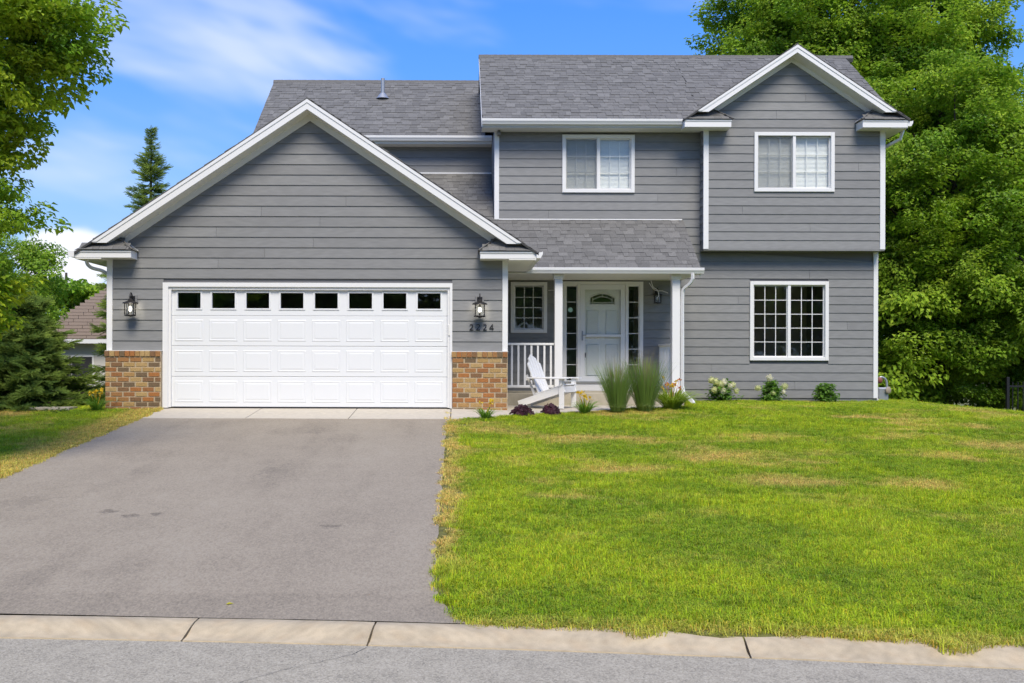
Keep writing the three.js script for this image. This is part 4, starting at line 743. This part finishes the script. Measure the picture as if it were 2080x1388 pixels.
spruce('narrow spruce growing close against the garage corner', [-7.0, -.15, -19.6], 3.6, .5, 34, 403);
spruce('low spruce mostly hidden behind the wide spruce', [-9.9, -.2, -19.5], 2.3, 1.6, 170, 405);
spruce('tall slender spruce whose top shows above the garage roof', [-10.25, -.8, -32], 9.3, 1.9, 150, 407, .3, 1.15);
mesh('stepping_stone', chamfer(-.35, .35, 0, .05, -.2, .2, .012), M.found).position.set(-7.0, -.04, -16.6); tag(scene.children.at(-1), 'flat tan stone on the grass at the foot of the spruces', 'stone');

// ------------------------------------------------------------------ neighbour, fence
{
  const t = thing('neighbour_house', 'pale neighbouring house with a brown shingled hip roof beyond the spruces', 'house', [0, 0, 0]);
  const wall = std({ color: lin(.55, .53, .48), roughness: .8 }), roofM = std({ color: lin(.36, .285, .23), roughness: .9, map: granule });
  mesh('wall', box(-19.6, -8.5, -2, 1.75, -55, -45.5), wall, t);
  const e = 1.75, A = [-20.1, e, -45], B = [-8, e, -45], C = [-8, e, -55.5], D = [-20.1, e, -55.5], R0 = [-14.9, 6.7, -50.2], R1 = [-13, 6.7, -50.2], o = [];
  o.push(...A, ...B, ...R1, ...A, ...R1, ...R0, ...B, ...C, ...R1, ...C, ...D, ...R0, ...C, ...R0, ...R1, ...D, ...A, ...R0, ...A, ...D, ...C, ...A, ...C, ...B); const rf = mesh('roof', soup(o), roofM, t);
  const rr = rng(5), rows = []; for (let k = 0; k < 30; k++) { const y = e + .03 + k * .163, f = k * .163 / 4.95, z = -45 - 5.2 * f, x0 = -20.1 + 5.2 * f, x1 = -8 - 5 * f; for (let x = x0; x < x1; x += .9) { const w = Math.min(.88, x1 - x), c = rr() * .05; boxPos(x, x + w, y, y + .14, z - .16, z + .03 + c * .3, rows); } } stuff(mesh('shingle_courses', soup(rows), roofM, rf));
  mesh('eave_board', box(-20.15, -7.95, e - .2, e - .002, -45.05, -44.93), M.white, t);
  for (const x of [-17.8, -15.2]) { const w = mesh('window', box(x - .55, x + .55, -.3, 1.0, -45.52, -45.46), M.white, t); mesh('pane', box(x - .47, x + .47, -.22, .92, -45.5, -45.44), M.dark, w); }
}
{
  const t = thing('metal_fence', 'black metal picket fence at the edge of the lot under the maples', 'fence', [13.75, -.75, -24]);
  mesh('rail', box(0, 3.4, .95, .99, -.015, .015), M.black, t); mesh('rail', box(0, 3.4, .15, .19, -.015, .015), M.black, t);
  for (let i = 0; i < 27; i++) mesh('picket', box(i * .13 - .009, i * .13 + .009, .03, 1.08, -.009, .009), M.black, t);
  for (const x of [0, 1.7, 3.4]) mesh('post', chamfer(x - .035, x + .035, 0, 1.2, -.035, .035, .005), M.black, t);
}
// trees across the street, mirrored in the panes
for (const [x, z, s, k] of [[-9, 15, 1, 0], [-1.5, 18, 1.1, 1], [7, 16, .95, 2], [15, 19, 1.1, 3], [-18, 17, 1.05, 4], [23, 16, 1, 5], [31, 20, 1, 6]]) tree('street_tree', ['broad tree across the street opposite the driveway', 'broad tree across the street opposite the porch', 'broad tree across the street opposite the hydrangeas', 'broad tree across the street beyond the bend', 'broad tree across the street opposite the spruces', 'broad tree across the street opposite the black fence', 'broad tree across the street far past the bend'][k], 'tree', 'trees across the street', [x, -.8, z], 8, [[0, 5.2, 0, 4.4, 5, 3]], { boughs: 100, bough: 1.4, geos: coarse, tint: tintDeep, seed: 501 + k, trunkR: .25 });

// ------------------------------------------------------------------ litter
{
  const leafG = (w) => soup([0, .004, 0, w * .5, .012, w * .3, w * 1.1, .006, 0, 0, .004, 0, w * 1.1, .006, 0, w * .5, .014, -w * .3]);
  const put = (name, g, mat, x, y, d, turn, label, cat) => { const m = mesh(name, g, mat); m.position.set(x, y, -d); m.rotation.y = turn; tag(m, label, cat); };
  put('fallen_leaf', leafG(.05), green(.62, .58, .06), -1.58, -.825, 6.55, .4, 'yellow fallen leaf on the asphalt driveway near the kerb', 'leaf');
  put('fallen_leaf', leafG(.035), green(.35, .18, .06), -.62, -.815, 6.75, 2, 'small brown fallen leaf on the driveway near the lawn corner', 'leaf');
  put('twig', tube([[0, .006, 0], [.07, .008, .012], [.15, .006, .008], [.21, .007, .02]], .003, 12, 5), M.bark, -.22, -.886, 5.98, .1, 'thin dry twig lying on the face of the kerb', 'twig');
}

// ------------------------------------------------------------------ grass
function tuft(n, h, w, seed) {
  const r = rng(seed), o = [], col = [];
  for (let i = 0; i < n; i++) {
    const a = r() * 6.283, q = .07 * Math.sqrt(r()), bx = Math.cos(a) * q, bz = Math.sin(a) * q, L = h * (.55 + .7 * r()), d = r() * 6.283, lean = .25 + .9 * r(), dx = Math.cos(d), dz = Math.sin(d), ww = w * (.6 + .6 * r()) / 2;
    const m = [bx + dx * L * lean * .3, L * .62, bz + dz * L * lean * .3], t = [bx + dx * L * lean * .85, L * (1 - lean * .28), bz + dz * L * lean * .85];
    const A = [bx - dz * ww, -.01, bz + dx * ww], B = [bx + dz * ww, -.01, bz - dx * ww], C = [m[0] + dz * ww * .8, m[1], m[2] - dx * ww * .8], D = [m[0] - dz * ww * .8, m[1], m[2] + dx * ww * .8];
    o.push(...A, ...B, ...C, ...A, ...C, ...D, ...D, ...C, ...t); const k = .55 + .75 * r(), dry = r() < .1 ? 1.5 : 1; for (let j = 0; j < 9; j++) col.push(k * dry, k, k * dry);
  }
  const g = soup(o); g.setAttribute('color', new THREE.Float32BufferAttribute(col, 3)); return g;
}
{
  const r = rng(900), mats = [], cols = [], c = new THREE.Color(), q = new THREE.Quaternion(), e = new THREE.Euler();
  const straw = (x, d) => {
    let s = .95 * sm(fbm(x * .5 + 3, d * .7, 1, 3) + .6 * fbm(x * 1.8, d * 2.6, 6, 3), -.03, .48) * (.35 + .65 * sm(d, 8, 10.5));
    for (const [px, pd, rx, rd] of [[1.55, 13.6, .6, .35], [1.95, 11.3, .7, .35], [3.6, 10.6, .7, .4], [5.0, 10.4, .5, .4], [3.4, 12.2, .8, .4], [.5, 14.3, .5, .4], [7.4, 13, .8, .5]]) s = Math.max(s, sm(1.35 - Math.hypot((x - px) / rx, (d - pd) / rd) + .8 * fbm(x * 3, d * 3, 2, 3), 0, 1.1) * .85);
    return s;
  };
  const add = (x, d) => {
    const right = x > driveR(d), edge = right ? x - driveR(d) : driveL(d) - x; if (edge < 0) return;
    if (inWalk(x, d) || (d > 16.55 && x > -6.2 && x < 8.95 && (d > 20.12 || x < .9))) return;
    const k = kerbD(x); const creep = x > .4 ? .16 * sm(fbm(x * 1.3, 4, 7, 3) + .12 * sm(x, 1.5, 3), .05, .3) : 0; if (d < k + .31 - creep + .05 * noise.noise(x * 4, 1, 1)) return;
    const s = straw(x, d), strip = right ? sm(.30 + .5 * fbm(d * 1.3, 2, 2, 3) - edge, 0, .2) * sm(d, 6.9, 8.2) : sm(.75 + .4 * fbm(d * 1.1, 4, 2, 3) - edge, 0, .35) * sm(d, 8, 9.5) * .9;
    const bare = right ? strip * sm(fbm(x * 2.5, d * 1.9, 4, 3), -.12, .15) : 0;
    if (r() < bare * .93) return;
    const dry = Math.min(1, Math.max(s * .8, strip * .75) + .25 * (r() - .5)), lush = sm(fbm(x * .7, d * .9, 11, 3) + .5 * fbm(x * 3, d * 3, 8, 2), -.25, .3), kerbDry = sm(k + .55 - d, 0, .25) * .6;
    const D = Math.max(dry, kerbDry * (.4 + .6 * r())), g = r() * .55 + .45 * lush;
    const gg = Math.pow(g, 1.25), G = [lerp(.19, .53, gg), lerp(.345, .66, gg), lerp(.012, .022, gg)], Y = [.78, .60, .17];
    cols.push([lerp(G[0], Y[0], D), lerp(G[1], Y[1], D), lerp(G[2], Y[2], D)]);
    const h = (.65 + .6 * r() + (r() < .06 ? .5 : 0)) * (1 - .45 * D) * (.85 + .35 * lush); e.set((r() - .5) * .3, r() * 6.283, (r() - .5) * .3);
    mats.push(new THREE.Matrix4().compose(V(x, d < k + .36 ? -.85 : terrain(x, d), -d), q.setFromEuler(e), V(1.05, h, 1.05)));
  };
  const fill = (x0, x1, d0, d1, dens) => { const n = Math.round((x1 - x0) * (d1 - d0) * dens); for (let i = 0; i < n; i++) { const d = lerp(d0, d1, r()), x = lerp(x0, x1, r()); if (x > (-1010 / 1950) * d - 1 && x < (1230 / 1950) * d + 1) add(x, d); } };
  fill(-.5, 7, 5.2, 9, 560); fill(-.3, 9, 9, 13, 400); fill(-.3, 14, 13, 20.1, 270); fill(8.9, 15, 20.1, 25, 160); fill(-9, -5.1, 8, 18.5, 360); fill(-13, -6.2, 16, 24, 150);
  const tg = tuft(44, .048, .005, 4), im = new THREE.InstancedMesh(tg, leafMat({ color: lin(1, 1, 1), transmission: .35, vertexColors: true }), mats.length); im.name = 'grass'; im.castShadow = im.receiveShadow = true;
  mats.forEach((m, i) => { im.setMatrixAt(i, m); im.setColorAt(i, c.setRGB(...cols[i])); });
  scene.add(tag(im, 'mown green grass with straw-coloured dry patches on the lawn', 'grass', null, 'stuff'));
  console.log('tufts', mats.length);
}
renderer.render(scene, camera);
